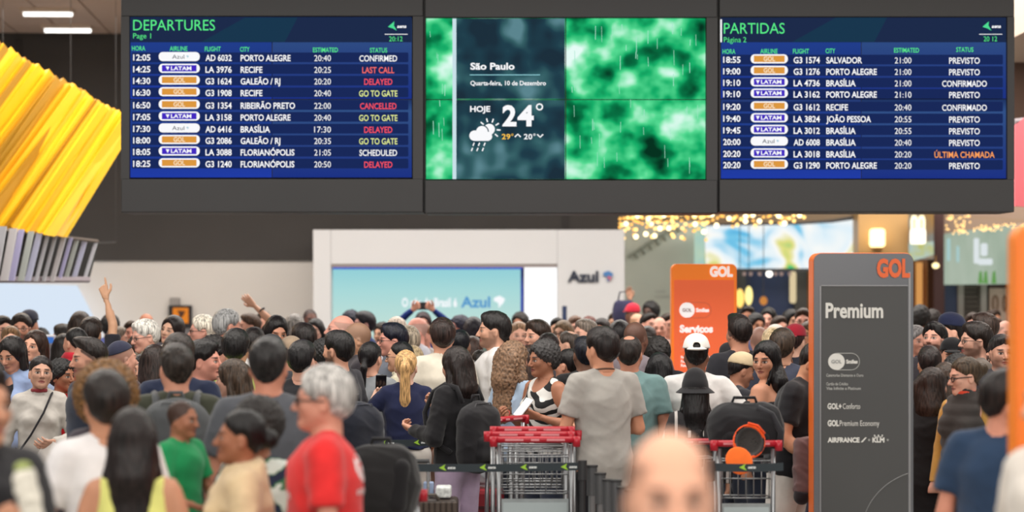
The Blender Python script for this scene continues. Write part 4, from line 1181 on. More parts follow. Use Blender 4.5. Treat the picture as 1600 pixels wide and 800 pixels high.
def legs_mesh(o):
    o['wz'] = min(1.035, max(.84, HEMS[o['top']] if 'hem' not in o else o['hem']) + .035)
    k = ('legs',) + key_of(o, ('fem', 'fat', 'legs', 'lod', 'wz'))
    if k in _cache: return _cache[k]
    wide = {'wide': .035, 'slim': .002, 'jeans': .008}[o['legs']]
    P = leg_prims(o, .010, wide, .07, .02 if o['legs'] == 'wide' else 0)
    P += torso_prims(o, .007)[3:]
    P = [p for p in P if not (p['t'] == 'e' and p['c'][2] > 1.2)]
    P.append(E((0, .01, 1.0), ((.135 if o['fem'] else .145)*o['fat'], .105*o['fat'], .09), .03))
    def post(d, X, Y, Z):
        d = d + folds(X, Y, Z, .005, .14)
        return np.maximum(np.maximum(d, Z - F32(o['wz'])), F32(.065) - Z)
    V, Q = skin(P, {0: .024, 1: .030, 2: .036}[o['lod']], post=post)
    me = np_mesh('trousers', V, Q); me.materials.append(CLOTH)
    _cache[k] = me
    return me

def hair_mesh(o):
    st = o['hair']
    k = ('hair', st, str(o['head']), o['lod'], o.get('hcap'))
    if k in _cache: return _cache[k]
    f = frame_head(*o['head']); lod = o['lod']
    curly = st in ('curly', 'afro', 'longcurly', 'bigcurly')
    t = {'short': .012, 'crop': .006, 'full': .020, 'grey': .022, 'curly': .024, 'afro': .052, 'bigcurly': .075, 'long': .016, 'vlong': .016, 'bob': .018, 'bun': .010, 'updo': .010,
         'pony': .010, 'lowpony': .010, 'longcurly': .024, 'ring': .008, 'thin': .007, 'top': .014, 'quiff': .010}[st]
    ext = []
    if st in ('full', 'short'): ext.append(E((0, -.030, 1.690), (.058, .062, .030 + t*.5), .03, f=f))
    if st == 'quiff': ext += [E((0, -.030, 1.695), (.060, .064, .036), .03, f=f), E((0, -.060, 1.712), (.052, .040, .026), .03, f=f)]
    if st == 'top': ext.append(E((0, .0, 1.695), (.075, .095, .045), .02, f=f))
    if st in ('full', 'grey', 'curly', 'thin'): ext.append(E((0, .070, 1.590), (.062, .048, .055), .03, f=f))
    longs = []
    if st in ('long', 'vlong', 'longcurly'):
        L = {'long': .30, 'vlong': .47, 'longcurly': .36}[st]; wd = 1.35 if st == 'longcurly' else 1.0
        R, c = f; b0 = R @ (np.array([0, .075, 1.58]) - c) + c
        longs += [K(b0, (0, .12, 1.56-L), .070*wd, .062*wd, .03, sq=(1.25, .55)), K(b0 + [0, 0, .02], (0, .11, 1.45), .075*wd, .070*wd, .04, sq=(1.25, .7))]
        for s in (-1, 1):
            s0 = R @ (np.array([s*.078, .01, 1.61]) - c) + c
            longs += [K(s0, (s*.088*wd, .03, 1.46), .022*wd, .03*wd, .02), K((s*.088*wd, .03, 1.46), (s*.10*wd, .06 if st != 'longcurly' else .02, 1.56-L*.85), .030*wd, .022*wd, .02)]
    if st == 'bob':
        R, c = f
        for s in (-1, 1): longs += [K((s*.080, .015, 1.61), (s*.088, .0, 1.50), .026, .030, .02, f=f)]
        longs += [K((0, .07, 1.60), (0, .085, 1.49), .075, .062, .03, sq=(1.15, .6), f=f)]
    if st in ('bun', 'updo'): longs += [E((0, .125 if st == 'bun' else .135, 1.63 if st == 'bun' else 1.60), (.045, .042, .045), .01, f=f)]
    if st == 'pony':
        R, c = f; a = R @ (np.array([0, .125, 1.655]) - c) + c; b = a + [0, .045, -.05]
        longs += [K(a, b, .026, .034, .015), K(b, (b[0]*.9, .135, 1.36), .038, .040, .02, sq=(1, .7)), K((b[0]*.9, .135, 1.36), (b[0]*.8, .12, 1.17), .038, .012, .02, sq=(1, .6)), E(a, (.03, .03, .02), .01)]
    if st == 'lowpony':
        R, c = f; a = R @ (np.array([0, .115, 1.58]) - c) + c
        longs += [K(a, a + [0, .02, -.05], .022, .026, .015), K(a + [0, .02, -.05], (a[0], .12, 1.33), .024, .010, .02)]
    low = st in ('short', 'crop', 'full', 'grey', 'curly', 'ring', 'thin', 'top', 'quiff', 'bun', 'updo', 'pony', 'lowpony', 'afro', 'bigcurly')
    R, c = f
    zoff = {'grey': -.02, 'afro': -.035, 'bigcurly': -.08, 'curly': -.03, 'full': -.015, 'thin': -.02, 'crop': .02, 'top': .045, 'quiff': .03}.get(st, 0)
    P = [E((0, .018, 1.628), (.0765+t, .0965+t, .0925+t), f=f)] + ext
    bs = [prim_box(p) for p in P + longs if p['op'] == 'u']
    lo = np.min([b[0] for b in bs], 0) - .03; hi = np.max([b[1] for b in bs], 0) + .03
    h = {0: .0076, 1: .0098, 2: .0140}[lod]
    if st in ('vlong', 'long', 'longcurly'): h *= 1.25
    d, ax = field(P, lo, hi, h)
    X, Y, Z = ax[0][:, None, None], ax[1][None, :, None], ax[2][None, None, :]
    qx = X - F32(c[0]); qy = Y - F32(c[1]); qz = Z - F32(c[2])
    x = F32(R[0, 0])*qx + F32(R[1, 0])*qy + F32(R[2, 0])*qz
    y = F32(R[0, 1])*qx + F32(R[1, 1])*qy + F32(R[2, 1])*qz + F32(c[1])
    z = F32(R[0, 2])*qx + F32(R[1, 2])*qy + F32(R[2, 2])*qz + F32(c[2])
    # distance inside the hair-bearing scalp: above the nape-temple line, behind the forehead line, around the ears
    yy = np.clip(y, -.10, .11)
    line = z - (F32(1.592 + zoff) - F32(.80)*yy)*1.0
    if not low: line = line*0 + F32(.2)
    wig = F32(.004)*np.sin(x*F32(190.)) + F32(.003)*np.sin(x*F32(410.) + 1)
    rz_ = F32({'ring': .20, 'thin': .15}.get(st, .116)); 
    face = (np.sqrt((x/F32(.073))**2 + ((y + F32(.110))/F32(.082))**2 + ((z - F32(1.556))/rz_)**2) - 1)*F32(.08) + wig
    u = np.minimum(line*F32(.78), face)
    if st in ('short', 'crop', 'quiff', 'full', 'ring', 'thin', 'top', 'grey', 'bun', 'updo', 'pony', 'lowpony'):
        ear = (np.sqrt(((y - F32(.008))/F32(.026))**2 + ((z - F32(1.578))/F32(.038))**2) - 1)*F32(.026)
        u = np.minimum(u, ear)
    if st == 'thin': u = np.minimum(u, (np.sqrt(x**2 + ((y - F32(.05)))**2 + (z - F32(1.725))**2) - F32(.040)))
    wdt = {'afro': .05, 'bigcurly': .05, 'curly': .03, 'long': .022, 'vlong': .022, 'longcurly': .03, 'bob': .022, 'grey': .03}.get(st, .038)
    th = np.clip(u/F32(wdt), 0, 1); th = th*(2 - th)
    d0, _ = field([E((0, .018, 1.628), (.0765, .0965, .0925), f=f), E((0, .062, 1.575), (.052, .052, .06), .03, f=f)], lo, hi, h)
    # blend from the bare scalp (th=0) to the full volume (th=1)
    d = d0*(1-th) + d*th - F32(.0012)
    d = np.maximum(d, -u)
    if longs:
        d2, _ = field(longs, lo, hi, h); q = np.maximum(F32(.02) - np.abs(d - d2), 0)/F32(.02)
        d = np.minimum(d, d2) - q*q*F32(.005)
    if longs and st in ('long', 'vlong', 'bob', 'longcurly'):
        d3 = prim_eval(E((0, -.118, 1.545), (.066, .090, .120), f=f), ax[0][:, None, None], ax[1][None, :, None], ax[2][None, None, :])
        d = np.maximum(d, -d3)
    X, Y, Z = ax[0][:, None, None], ax[1][None, :, None], ax[2][None, None, :]
    if curly: d = d + lumps(X, Y, Z, .0042 if st != 'bigcurly' else .007, .028) + lumps(Y, Z, X, .002, .014)
    else: d = d + lumps(X*F32(2.6), Y*F32(2.6), Z*F32(.28), .0016, .035)*np.clip(u/F32(.02) + (1 if longs and not low else 0), .15, 1)
    d[0], d[-1] = .01, .01; d[:, 0], d[:, -1] = .01, .01; d[:, :, 0], d[:, :, -1] = .01, .01
    V, Q = surface_nets(d, ax)
    me = np_mesh('hair', V, Q); me.materials.append(CURLS if curly else HAIR)
    _cache[k] = me
    return me

def hat_mesh(o):
    kind = o['hat']; k = ('hat', kind, str(o['head']), o['lod'])
    if k in _cache: return _cache[k]
    f = frame_head(*o['head']); t = .022
    if kind in ('cap', 'backcap'):
        sg = 1 if kind == 'cap' else -1
        P = [E((0, .018, 1.645), (.082+.012, .100+.012, .092+.012), f=f), E((0, -.01, 1.70), (.07, .07, .045), .03, f=f)]
        R, c = f
        low = 1.648
        br = [E((0, .018 - sg*.135, 1.655 - .006), (.070, .075, .010), f=f)]
    elif kind == 'bucket':
        P = [E((0, .018, 1.66), (.098, .112, .095), f=f), K((0, .018, 1.64), (0, .018, 1.71), .100, .085, .02, f=f)]
        br = [K((0, .018, 1.645), (0, .018, 1.600), .10, .155, f=f, flat=True)]; low = 1.630
    elif kind == 'headscarf':
        P = [E((0, .022, 1.625), (.094, .112, .108), f=f), E((0, .05, 1.54), (.085, .075, .08), .04, f=f), E((0, -.125, 1.575), (.066, .085, .082), .015, 's', f=f)]
        br = []; low = 1.47
    else:   # close knitted or cloth cap
        P = [E((0, .022, 1.635), (.084, .104, .098), f=f)]; br = []; low = 1.665
    def post(d, X, Y, Z):
        R, c = f
        qx = X - F32(c[0]); qy = Y - F32(c[1]); qz = Z - F32(c[2])
        y = F32(R[0, 1])*qx + F32(R[1, 1])*qy + F32(R[2, 1])*qz + F32(c[1])
        z = F32(R[0, 2])*qx + F32(R[1, 2])*qy + F32(R[2, 2])*qz + F32(c[2])
        tilt = {'cap': -.12, 'backcap': .05, 'beret': -.35}.get(kind, 0)
        d = np.maximum(d, F32(low) + F32(tilt)*y - z)
        if kind == 'backcap':
            hole = np.sqrt((X*R[0, 0] + (Y-c[1])*R[1, 0] + (Z-c[2])*R[2, 0])**2*F32(1.0) + (z - F32(1.668))**2) - F32(.026)
            d = np.maximum(d, -np.maximum(hole, F32(.06) - y))
        return d
    bs = [prim_box(p) for p in P + br if p['op'] == 'u']
    lo = np.min([b[0] for b in bs], 0) - .02; hi = np.max([b[1] for b in bs], 0) + .02
    h = {0: .0056, 1: .0075, 2: .011}[o['lod']]
    d, ax = field(P, lo, hi, h, post)
    if br:
        if kind == 'bucket':
            d2, _ = field(br, lo, hi, h)
            d3, _ = field([K((0, .018, 1.625), (0, .018, 1.575), .10, .150, f=f)], lo, hi, h)
            d2 = np.maximum(d2, -d3)
        else: d2, _ = field(br, lo, hi, h)
        d = np.minimum(d, d2)
    V, Q = surface_nets(d, ax)
    me = np_mesh('hat', V, Q); me.materials.append(CLOTH)
    _cache[k] = me
    return me

def glasses_mesh(o):
    k = ('glasses', str(o['head']), o.get('gl'))
    if k in _cache: return _cache[k]
    R, c = frame_head(*o['head']); mb = MB()
    tr = lambda p: tuple(R @ (np.array(p) - c) + c)
    g = .0022 if o.get('gl') != 'thick' else .0035
    for s in (-1, 1):
        mb.tube([tr((s*.033 + .023*math.cos(a), -.099 + .004*abs(math.cos(a)), 1.596 + .017*math.sin(a))) for a in np.linspace(0, 2*math.pi, 14, endpoint=False)], g, 5, closed=True)
        mb.tube([tr((s*.056, -.094, 1.602)), tr((s*.083, -.03, 1.602)), tr((s*.086, .02, 1.598))], g, 5)
    mb.tube([tr((-.010, -.100, 1.600)), tr((0, -.112, 1.603)), tr((.010, -.100, 1.600))], g, 5)
    me = mesh_from('glasses', mb.v, mb.f, True); me.materials.append(mat('glasses_frame', (28, 24, 24), .3))
    _cache[k] = me
    return me

SK = dict(pale=(226, 182, 158), light=(212, 160, 132), tan=(192, 136, 106), brown=(156, 102, 76), dark=(108, 68, 50), deep=(76, 48, 38), pink=(226, 168, 148))
HC = dict(black=(24, 20, 20), dark=(38, 29, 25), brown=(66, 46, 34), mid=(92, 66, 46), light=(150, 112, 72), blond=(196, 152, 98), grey=(150, 146, 140), white=(218, 212, 202), salt=(98, 92, 88))
people = []
def person(px, py, s, yaw, skin, hair, hc, top, tcol, label, **k):
    """px, py: top of the head in the photograph; s: pixels per metre there; yaw 0 faces the camera, +90 faces right"""
    o = dict(px=px, py=py, s=s, yaw=yaw, skin=SK.get(skin, skin), hair=hair, hc=HC.get(hc, hc), top=top, tcol=tcol, label=label,
             fem=False, fat=1.0, pose='down', head=(0, 0, 0), jaw=1.0, legs='jeans', lcol=(46, 52, 68), lod=1, hands=False, tmat=None, arms=None, armk=None)
    o.update(k)
    if 'lod' not in k: o['lod'] = 0 if s > 227 else (1 if s > 192 else 2)
    if o['hair'] == 'buzz': o['buzz'] = 1; o['hair'] = None
    if o['hair'] == 'fringe': o['buzz'] = 2; o['hair'] = None
    if o['arms']: o['armpts'] = o['arms']; o['armk'] = str(o['arms'])
    else: o['armpts'] = POSES[o['pose'] if o['pose'] in POSES else 'down']
    if s > 300: o['lod'] = 1
    if o['lod'] == 2:      # far figures share their body meshes
        o['fat'] = round(o['fat'], 1); 
    people.append(o)
    return o

TOPNAME = dict(tee='t_shirt', polo='polo_shirt', shirt='shirt', long='sweater', jacket='jacket', hoodie='hooded_sweater', tank='tank_top', tube='tube_top', vest='puffer_vest', coat='coat', dress='dress', crop='blouse')
HATNAME = dict(cap='cap', backcap='cap', bucket='bucket_hat', headscarf='headscarf', beret='skullcap')

def settle():
    """people stand apart: push close neighbours a little along their own line of sight"""
    for o in people: o['D'] = F/o['s']
    for it in range(80):
        moved = False
        for i, a in enumerate(people):
            for b in people[i+1:]:
                if abs(a['px'] - b['px']) > 400: continue
                dx = (a['px']-800)*a['D']/F - (b['px']-800)*b['D']/F; dy = a['D'] - b['D']
                q = (dx/.46)**2 + (dy/.36)**2
                if q < 1:
                    sgn = 1 if dy >= 0 else -1
                    wa = .25 if a.get('fix') else 1; wb = .25 if b.get('fix') else 1
                    if wa == wb == .25: wa = wb = .5
                    a['D'] += sgn*.02*wa; b['D'] -= sgn*.02*wb; moved = True
        if not moved: break

def hold_point(o, side=None, reach=.10, up=0.0):
    q = []
    for s in ((-1, 1) if side is None else (side,)):
        sh, el, wr = arm_pts(o, s); d = (wr-el)/np.linalg.norm(wr-el); q.append(wr + d*reach)
    c = sum(q)/len(q); return (float(c[0]), float(c[1]), float(c[2]) + up)

def build_person(o):
    D = o['D']; s = F/D
    h = 2.0 - (o['py'] - HOR)/s
    top_extra = {'afro': .035, 'bigcurly': .06, 'full': .018, 'curly': .022, 'grey': .02}.get(o['hair'], .008)
    if o.get('hat'): top_extra = .035
    base = o.get('base', 0.0)
    hh = o.get('h', h - base)
    sc = hh/(HT + top_extra)
    x = (o['px']-800)*D/F
    root = thing('person', o['label'], o.get('cat', 'person'), (x, D, base if base else (h - hh if 'h' in o else 0.0)), math.radians(o['yaw']), o.get('group'))
    # keep the head over its pixel although it sits a little in front of the feet
    root.scale = (sc, sc, sc)
    if o.get('tilt'): root.rotation_euler.x = o['tilt']
    def add(name, me, col=None, label=None, m=None, parent=root):
        q = bpy.data.objects.new(name, me); C.objects.link(q); q.parent = parent
        if col is not None: q.color = (*lin(col), 1)
        if label: q['label'] = label
        if m is not None:
            q.material_slots[0].link = 'OBJECT'; q.material_slots[0].material = m
        return q
    add('body', body_mesh(o), o['skin'])
    if o['hair']: add('hair', hair_mesh(o), tuple(c*(.72 if max(o['hc']) < 110 else .92) for c in o['hc']))
    o['top_obj'] = add(TOPNAME[o['top']], top_mesh(o), o['tcol'], None, o['tmat'])
    add('trousers', legs_mesh(o), o['lcol'])
    if o.get('hat'): add(HATNAME[o['hat']], hat_mesh(o), o['hatc'])
    if o.get('gl'): add('glasses', glasses_mesh(o))
    o['root'] = root
    return root
# ---------------------------------------------------------------- the crowd, nearest people first
P_ = person
# --- out-of-focus people close to the camera
P_(1047, 668, 830, 4, (236, 176, 146), 'fringe', (92, 70, 58), 'tee', (60, 50, 48), 'out-of-focus bald man in the foreground facing the camera', head=(0, 2, 0), beard=.4, lips=(190, 90, 90), lod=0, jaw=1.05, fix=1)
P_(503, 569, 405, -86, (205, 142, 120), 'grey', (176, 172, 168), 'tee', (214, 44, 44), 'grey-haired man with glasses in a red t-shirt printed on the back', gl='thick', head=(-4, 0, 0), fat=1.12, jaw=1.06, lod=0, fix=1)
P_(372, 640, 400, -78, 'brown', 'updo', 'black', 'hoodie', (214, 190, 152), 'woman in a cream hooded sweater with dark tied hair carrying a toddler', head=(-6, -4, 0), pose='hold', fem=True, fat=1.05, lod=0, fix=1)
P_(405, 622, 372, 176, 'brown', 'afro', 'dark', 'tee', (70, 110, 80), 'child with a dark afro in a green, white and navy patterned top', fem=True, fat=.92, tmat='camo', lod=0, fix=1)
P_(284, 624, 362, 62, 'brown', 'buzz', (30, 24, 22), 'tee', (30, 142, 84), 'toddler in a green t-shirt held up against the shoulder of a woman', head=(8, 5, 0), pose='lean', lod=0, fix=1, h=1.14, jaw=1.05, fat=.92)
P_(208, 638, 425, 186, 'tan', 'vlong', (40, 30, 28), 'tank', (222, 220, 128), 'woman with long wavy dark hair in a pale yellow sleeveless top', fem=True, lod=0, fix=1, fat=1.05)
P_(165, 577, 405, -160, 'tan', 'full', (44, 34, 30), 'tee', (226, 222, 222), 'boy with short dark hair in a plain white t-shirt', lod=0, fix=1, fat=.92, pose='front')
P_(168, 566, 352, 172, 'tan', 'bigcurly', (128, 88, 44), 'long', (70, 62, 70), 'person with a big golden-brown curly hairdo behind the white t-shirt boy', fem=True, lod=0, fix=1)
P_(-32, 566, 520, 52, 'tan', 'short', 'dark', 'jacket', (34, 33, 36), 'person in a black jacket at the edge holding a white paper-wrapped item', pose='cup', arms=((-.25, -.04, 1.14), (-.10, -.24, 1.30), (.24, .02, 1.13), (.13, -.22, 1.02)), hands=True, lod=0, fix=1)
P_(420, 527, 345, 178, (196, 132, 108), 'short', (42, 38, 38), 'tee', (84, 86, 92), 'broad man seen from behind in a dark grey t-shirt', fat=1.18, lod=0, fix=1)
P_(276, 537, 312, -172, (206, 146, 122), 'short', (58, 48, 42), 'jacket', (62, 64, 52), 'man in an olive jacket carrying a grey backpack', head=(14, 0, 0), fat=1.05, lod=0, fix=1)
P_(1566, 573, 385, 150, (214, 150, 126), 'full', (40, 30, 28), 'tee', (40, 62, 90), 'person in a navy blue shirt beside the orange sign, head tilted', head=(-60, 8, -14), fat=1.1, lod=0, fix=1)
P_(1655, 556, 540, -70, 'light', 'short', 'dark', 'long', (222, 214, 204), 'person mostly outside the frame with a white long sleeve bent at the elbow', arms=((-.30, .05, 1.20), (-.10, -.20, 1.10), (.24, .1, 1.15), (.25, -.1, 1.0)), lod=1, fix=1, fat=1.1)
# --- the row in focus
P_(62, 556, 240, 12, (192, 146, 124), 'bun', (36, 27, 27), 'shirt', (186, 180, 173), 'woman in a white shirt and black trousers with a crossbody strap', fem=True, pose='belly', head=(8, -6, 4), lcol=(24, 23, 26), hands=True, fix=1, lips=(150, 72, 74))
P_(140, 528, 258, -52, (206, 150, 126), 'quiff', (44, 34, 30), 'tee', (44, 50, 66), 'bearded man in a dark navy t-shirt looking left', beard=.5, fat=1.08, head=(-14, 4, 0), fix=1, buzz=2)
P_(98, 560, 228, 60, 'brown', 'curly', 'black', 'tee', (206, 30, 38), 'person in a red t-shirt with white lettering behind the white-shirt woman', fem=True, fat=1.05)
P_(22, 525, 222, -22, (186, 134, 110), 'bob', (34, 28, 28), 'tank', (28, 27, 30), 'woman in a black top and open pale blue cardigan looking down', fem=True, head=(0, 18, 0), fat=1.05)
P_(320, 530, 262, 74, (224, 156, 136), 'full', (36, 32, 32), 'tee', (34, 40, 58), 'man with dark hair in profile facing right, navy shirt', fat=1.12, head=(6, 0, 0), fix=1)
P_(363, 562, 262, -102, (214, 164, 142), 'long', (84, 66, 52), 'long', (150, 146, 140), 'brown-haired woman in profile beside the broad grey t-shirt man', fem=True, head=(0, 3, 0), fix=1)
P_(279, 520, 268, -170, (210, 150, 130), 'full', (56, 44, 38), 'tee', (34, 42, 66), 'man in a navy top just behind the grey backpack wearer', fat=1.05)
P_(473, 531, 246, 165, (214, 160, 138), 'full', (34, 31, 33), 'tee', (38, 38, 42), 'man with thick dark hair in black behind the red t-shirt man', fat=1.02)
P_(520, 572, 262, -130, 'tan', 'short', 'black', 'jacket', (30, 31, 38), 'man in a black jacket under a large navy backpack, hidden by the red t-shirt man', fat=1.02, fix=1)
P_(579, 534, 222, 172, (216, 162, 138), 'lowpony', (28, 25, 28), 'tee', (142, 146, 150), 'woman with dark tied hair in a light grey top with thin black straps', fem=True, head=(-14, 0, 0), fat=1.1, fix=1, lcol=(48, 66, 104))
P_(634, 547, 229, -172, (222, 178, 156), 'pony', (202, 160, 108), 'tee', (32, 38, 70), 'woman with a long blond ponytail in a navy top and white trousers', fem=True, head=(-10, 0, 0), fat=1.08, fix=1, lcol=(212, 206, 198), sleeve='threequarter', hem=.99, legs='wide', arms=((-.25, .0, 1.14), (-.14, -.22, 1.12), (.34, -.04, 1.20), (.21, -.20, 1.36)), hands=True, pose='text')
P_(713, 542, 246, -132, (204, 150, 126), 'vlong', (44, 33, 31), 'jacket', (28, 27, 30), 'woman with long straight dark hair in a black jacket and lilac trousers', fem=True, head=(-4, 6, 0), fix=1, lcol=(184, 164, 190), legs='wide', arms=((-.2, -.1, 1.15), (-.10, -.28, 1.34), (.24, .02, 1.12), (.20, -.26, 1.17)), hands=True, pose='hold', hem=.93)
P_(690, 496, 214, -158, (206, 150, 124), 'full', (58, 42, 38), 'shirt', (212, 204, 188), 'man with glossy brown hair in a cream overshirt', fat=1.12, fix=1, head=(-14, 0, 0))
P_(770, 486, 213, -84, (212, 160, 134), 'full', (42, 38, 38), 'tee', (224, 222, 222), 'tall bearded man in a white t-shirt in profile', beard=.55, fat=1.12, fix=1)
P_(719, 514, 210, 172, (150, 110, 90), 'crop', (26, 26, 34), 'hoodie', (98, 98, 102), 'person with close black hair in a mid-grey hooded jacket', fat=1.12)
P_(804, 535, 228, 130, (206, 152, 128), 'longcurly', (138, 106, 80), 'tee', (176, 198, 222), 'woman with long light brown curls in a pale blue t-shirt', fem=True, fix=1, fat=1.05, arms=((-.23, .0, 1.14), (-.1, -.2, 1.2), (.25, .0, 1.14), (.10, -.22, 1.2)))
P_(829, 540, 219, 170, (150, 110, 90), 'long', (70, 50, 42), 'tee', (60, 52, 56), 'woman with long dark brown hair between the curls and the striped top', fem=True)
P_(850, 530, 232, -52, (166, 112, 86), 'curly', (74, 70, 70), 'tank', (230, 228, 226), 'woman with short salt-and-pepper curls in a black and white sleeveless top', fem=True, head=(-12, 4, 0), fat=1.14, fix=1, tmat='zebra', arms=((-.25, .02, 1.14), (-.15, -.24, 1.22), (.27, .02, 1.14), (.12, -.25, 1.24)), hands=True, pose='text', lips=(130, 58, 60))
P_(886, 545, 221, -120, (206, 148, 122), 'updo', (38, 32, 32), 'tank', (60, 40, 44), 'woman with pinned-up dark hair and a bare upper back', fem=True)
P_(913, 526, 232, -165, (112, 78, 62), 'short', (26, 28, 40), 'tee', (28, 27, 30), 'man in a black t-shirt close behind the light grey t-shirt man', fat=1.0)
P_(941, 510, 257, -160, (206, 146, 116), 'full', (36, 27, 26), 'tee', (168, 164, 158), 'tall young man in a loose light grey t-shirt seen from behind', fat=1.02, head=(16, 2, 0), fix=1, hem=.78, lcol=(32, 32, 36), pose='front')
P_(984, 523, 240, 172, (188, 130, 106), 'thin', (48, 38, 34), 'polo', (112, 142, 142), 'balding man in a teal polo shirt seen from behind', fat=1.15, fix=1)
P_(1031, 552, 235, 165, (198, 148, 122), 'long', (22, 20, 24), 'tank', (44, 54, 46), 'woman with black hair in a dark green strappy top', fem=True, fix=1)
P_(1027, 525, 214, -170, (206, 154, 130), 'curly', (40, 34, 32), 'jacket', (34, 34, 40), 'man with dark curly hair in a black jacket before the orange sign')
P_(1088, 520, 236, 176, (122, 84, 66), 'crop', (32, 28, 28), 'polo', (224, 222, 220), 'man in a backwards white cap and a white polo shirt', hat='backcap', hatc=(228, 224, 218), fat=1.1, fix=1, arms=((-.32, .03, 1.20), (-.40, -.12, 1.02), (.235, .03, 1.13), (.25, -.03, .89)), pose='belly')
P_(1086, 582, 248, 178, (190, 140, 115), 'vlong', (28, 26, 28), 'long', (60, 58, 60), 'woman in a black bucket hat with long straight black hair', fem=True, hat='bucket', hatc=(34, 34, 37), fix=1, tmat='pinstripe', fat=1.05)
P_(1196, 533, 246, -118, (196, 140, 112), 'long', (26, 22, 24), 'tube', (26, 25, 28), 'woman with long black hair and bare shoulders looking back at the camera', fem=True, head=(84, 4, 0), fat=1.24, fix=1, jaw=1.12)
P_(1203, 524, 250, 62, (206, 148, 116), 'short', (40, 32, 30), 'tee', (30, 30, 34), 'man in a fitted black t-shirt and white trousers leaning behind the grey sign', fat=1.25, fix=1, tilt=.17, head=(0, 26, 0), lcol=(214, 210, 204), arms=((-.26, .0, 1.14), (-.20, -.20, 1.02), (.25, 0, 1.13), (.2, -.15, 1.0)), pose='belly', hands=True)
P_(1223, 540, 214, 170, (176, 118, 92), 'fringe', (70, 56, 48), 'shirt', (138, 158, 204), 'bald man in a light blue shirt seen from behind', jaw=1.05)
P_(1153, 547, 222, 108, (170, 118, 94), 'crop', (36, 30, 30), 'tee', (44, 44, 50), 'person in a beige cap bowing the head to the right', hat='cap', hatc=(200, 180, 146), head=(0, 18, 0))
P_(1140, 534, 214, -150, (150, 100, 78), 'crop', (26, 24, 26), 'tee', (40, 44, 60), 'person in a black cap with a white edge', hat='backcap', hatc=(34, 34, 38))
P_(1154, 492, 216, -160, (200, 142, 116), 'quiff', (44, 34, 32), 'tee', (38, 38, 44), 'tall man with a skin-fade haircut beside the orange sign', fat=1.05, buzz=1, fix=1)
P_(1457, 575, 255, 158, (198, 146, 126), 'long', (58, 44, 38), 'coat', (24, 23, 25), 'woman in a long black coat beside the grey sign', fem=True, fix=1, head=(-34, 0, 0), fat=1.15)
P_(1477, 567, 244, 170, (198, 150, 130), 'long', (82, 64, 52), 'coat', (40, 36, 36), 'woman with long mid-brown hair behind the black coat', fem=True)
P_(1511, 557, 262, -52, (216, 164, 142), 'bun', (88, 70, 52), 'vest', (58, 54, 52), 'woman with thick black glasses in a dark puffer vest with mustard sleeves', fem=True, gl='thick', head=(-28, 8, 0), fix=1, fat=1.1, sleeves=(198, 152, 78))
P_(1452, 541, 236, 175, 'tan', 'short', (50, 38, 36), 'tee', (40, 38, 42), 'dark brown head just above the black-coat woman')
P_(1497, 552, 238, 150, 'tan', 'curly', (34, 30, 30), 'tee', (52, 50, 52), 'person with black hair half hidden by the woman in thick glasses')
P_(684, 664, 226, 100, (158, 98, 66), 'curly', (140, 78, 44), 'tank', (190, 150, 130), 'small child glimpsed between the white trousers and the lilac trousers', fat=.9, lcol=(206, 198, 190))
# --- second row
P_(4, 494, 172, 40, (222, 168, 146), 'short', 'dark', 'shirt', (70, 72, 84), 'man with glasses cut off by the edge, behind the black bob', gl=1)
P_(17, 510, 188, 15, (226, 172, 148), 'short', (120, 92, 66), 'tee', (90, 80, 78), 'light brown hair and broad forehead above the black bob')
P_(33, 489, 176, 6, (206, 146, 120), 'full', (46, 36, 32), 'tee', (60, 60, 70), 'bearded man with round glasses by the bright white panel', gl=1, beard=.8)
P_(49, 516, 205, -14, (214, 158, 132), 'long', (66, 46, 38), 'shirt', (170, 184, 212), 'woman with long chestnut hair in a pale blue shirt', fem=True, head=(0, -4, 10))
P_(46, 483, 160, 165, (180, 128, 106), 'crop', (26, 27, 38), 'tee', (40, 40, 50), 'person in a dark navy cap behind the man with round glasses', hat='backcap', hatc=(34, 36, 52))
P_(65, 512, 150, 175, 'tan', 'curly', 'black', 'tee', (60, 80, 120), 'small dark head low against the bright white panel')
P_(97, 506, 162, -110, (206, 140, 120), 'full', 'dark', 'tee', (60, 50, 60), 'dark-haired person facing left under the bright white panel')
P_(101, 522, 176, 160, 'tan', 'long', 'dark', 'tee', (90, 40, 44), 'woman with dark brown hair below the dark-haired left-facing person', fem=True)
P_(117, 511, 202, -128, (196, 142, 118), 'crop', (30, 28, 28), 'tee', (168, 36, 48), 'person with close-cropped black hair and a red scarf', fat=1.05)
P_(127, 487, 168, 165, (214, 164, 142), 'long', (62, 46, 38), 'tee', (170, 60, 76), 'woman with long brown hair left of the pointing arm', fem=True)
P_(143, 495, 190, 175, (206, 158, 126), 'full', (50, 40, 36), 'tee', (40, 40, 48), 'man pointing one finger straight up at the ceiling', pose='point', hands=True, lod=1, arms=((-.165, -.05, 1.63), (-.095, -.08, 1.86), (.235, .03, 1.13), (.25, -.03, .89)), fix=1)
P_(173, 490, 150, 170, 'tan', 'curly', 'dark', 'shirt', (110, 120, 190), 'person with dark hair just right of the pointing arm')
P_(185, 511, 162, 100, (180, 130, 110), 'short', (112, 98, 86), 'tee', (90, 80, 90), 'grey-brown hair below the right of the pointing arm')
P_(192, 527, 232, 128, (214, 156, 136), 'buzz', (130, 104, 90), 'tee', (70, 60, 70), 'man with a shaved head and a navy skullcap', hat='beret', hatc=(44, 46, 66), fat=1.05)
P_(229, 498, 198, -46, (218, 162, 142), 'full', (214, 210, 202), 'jacket', (128, 118, 100), 'white-haired man with glasses in a khaki jacket looking down left', gl=1, head=(-10, 10, 0))
P_(229, 489, 150, 20, (176, 116, 90), 'fringe', (60, 44, 38), 'tee', (70, 66, 70), 'bald crown just behind the white-haired khaki jacket man')
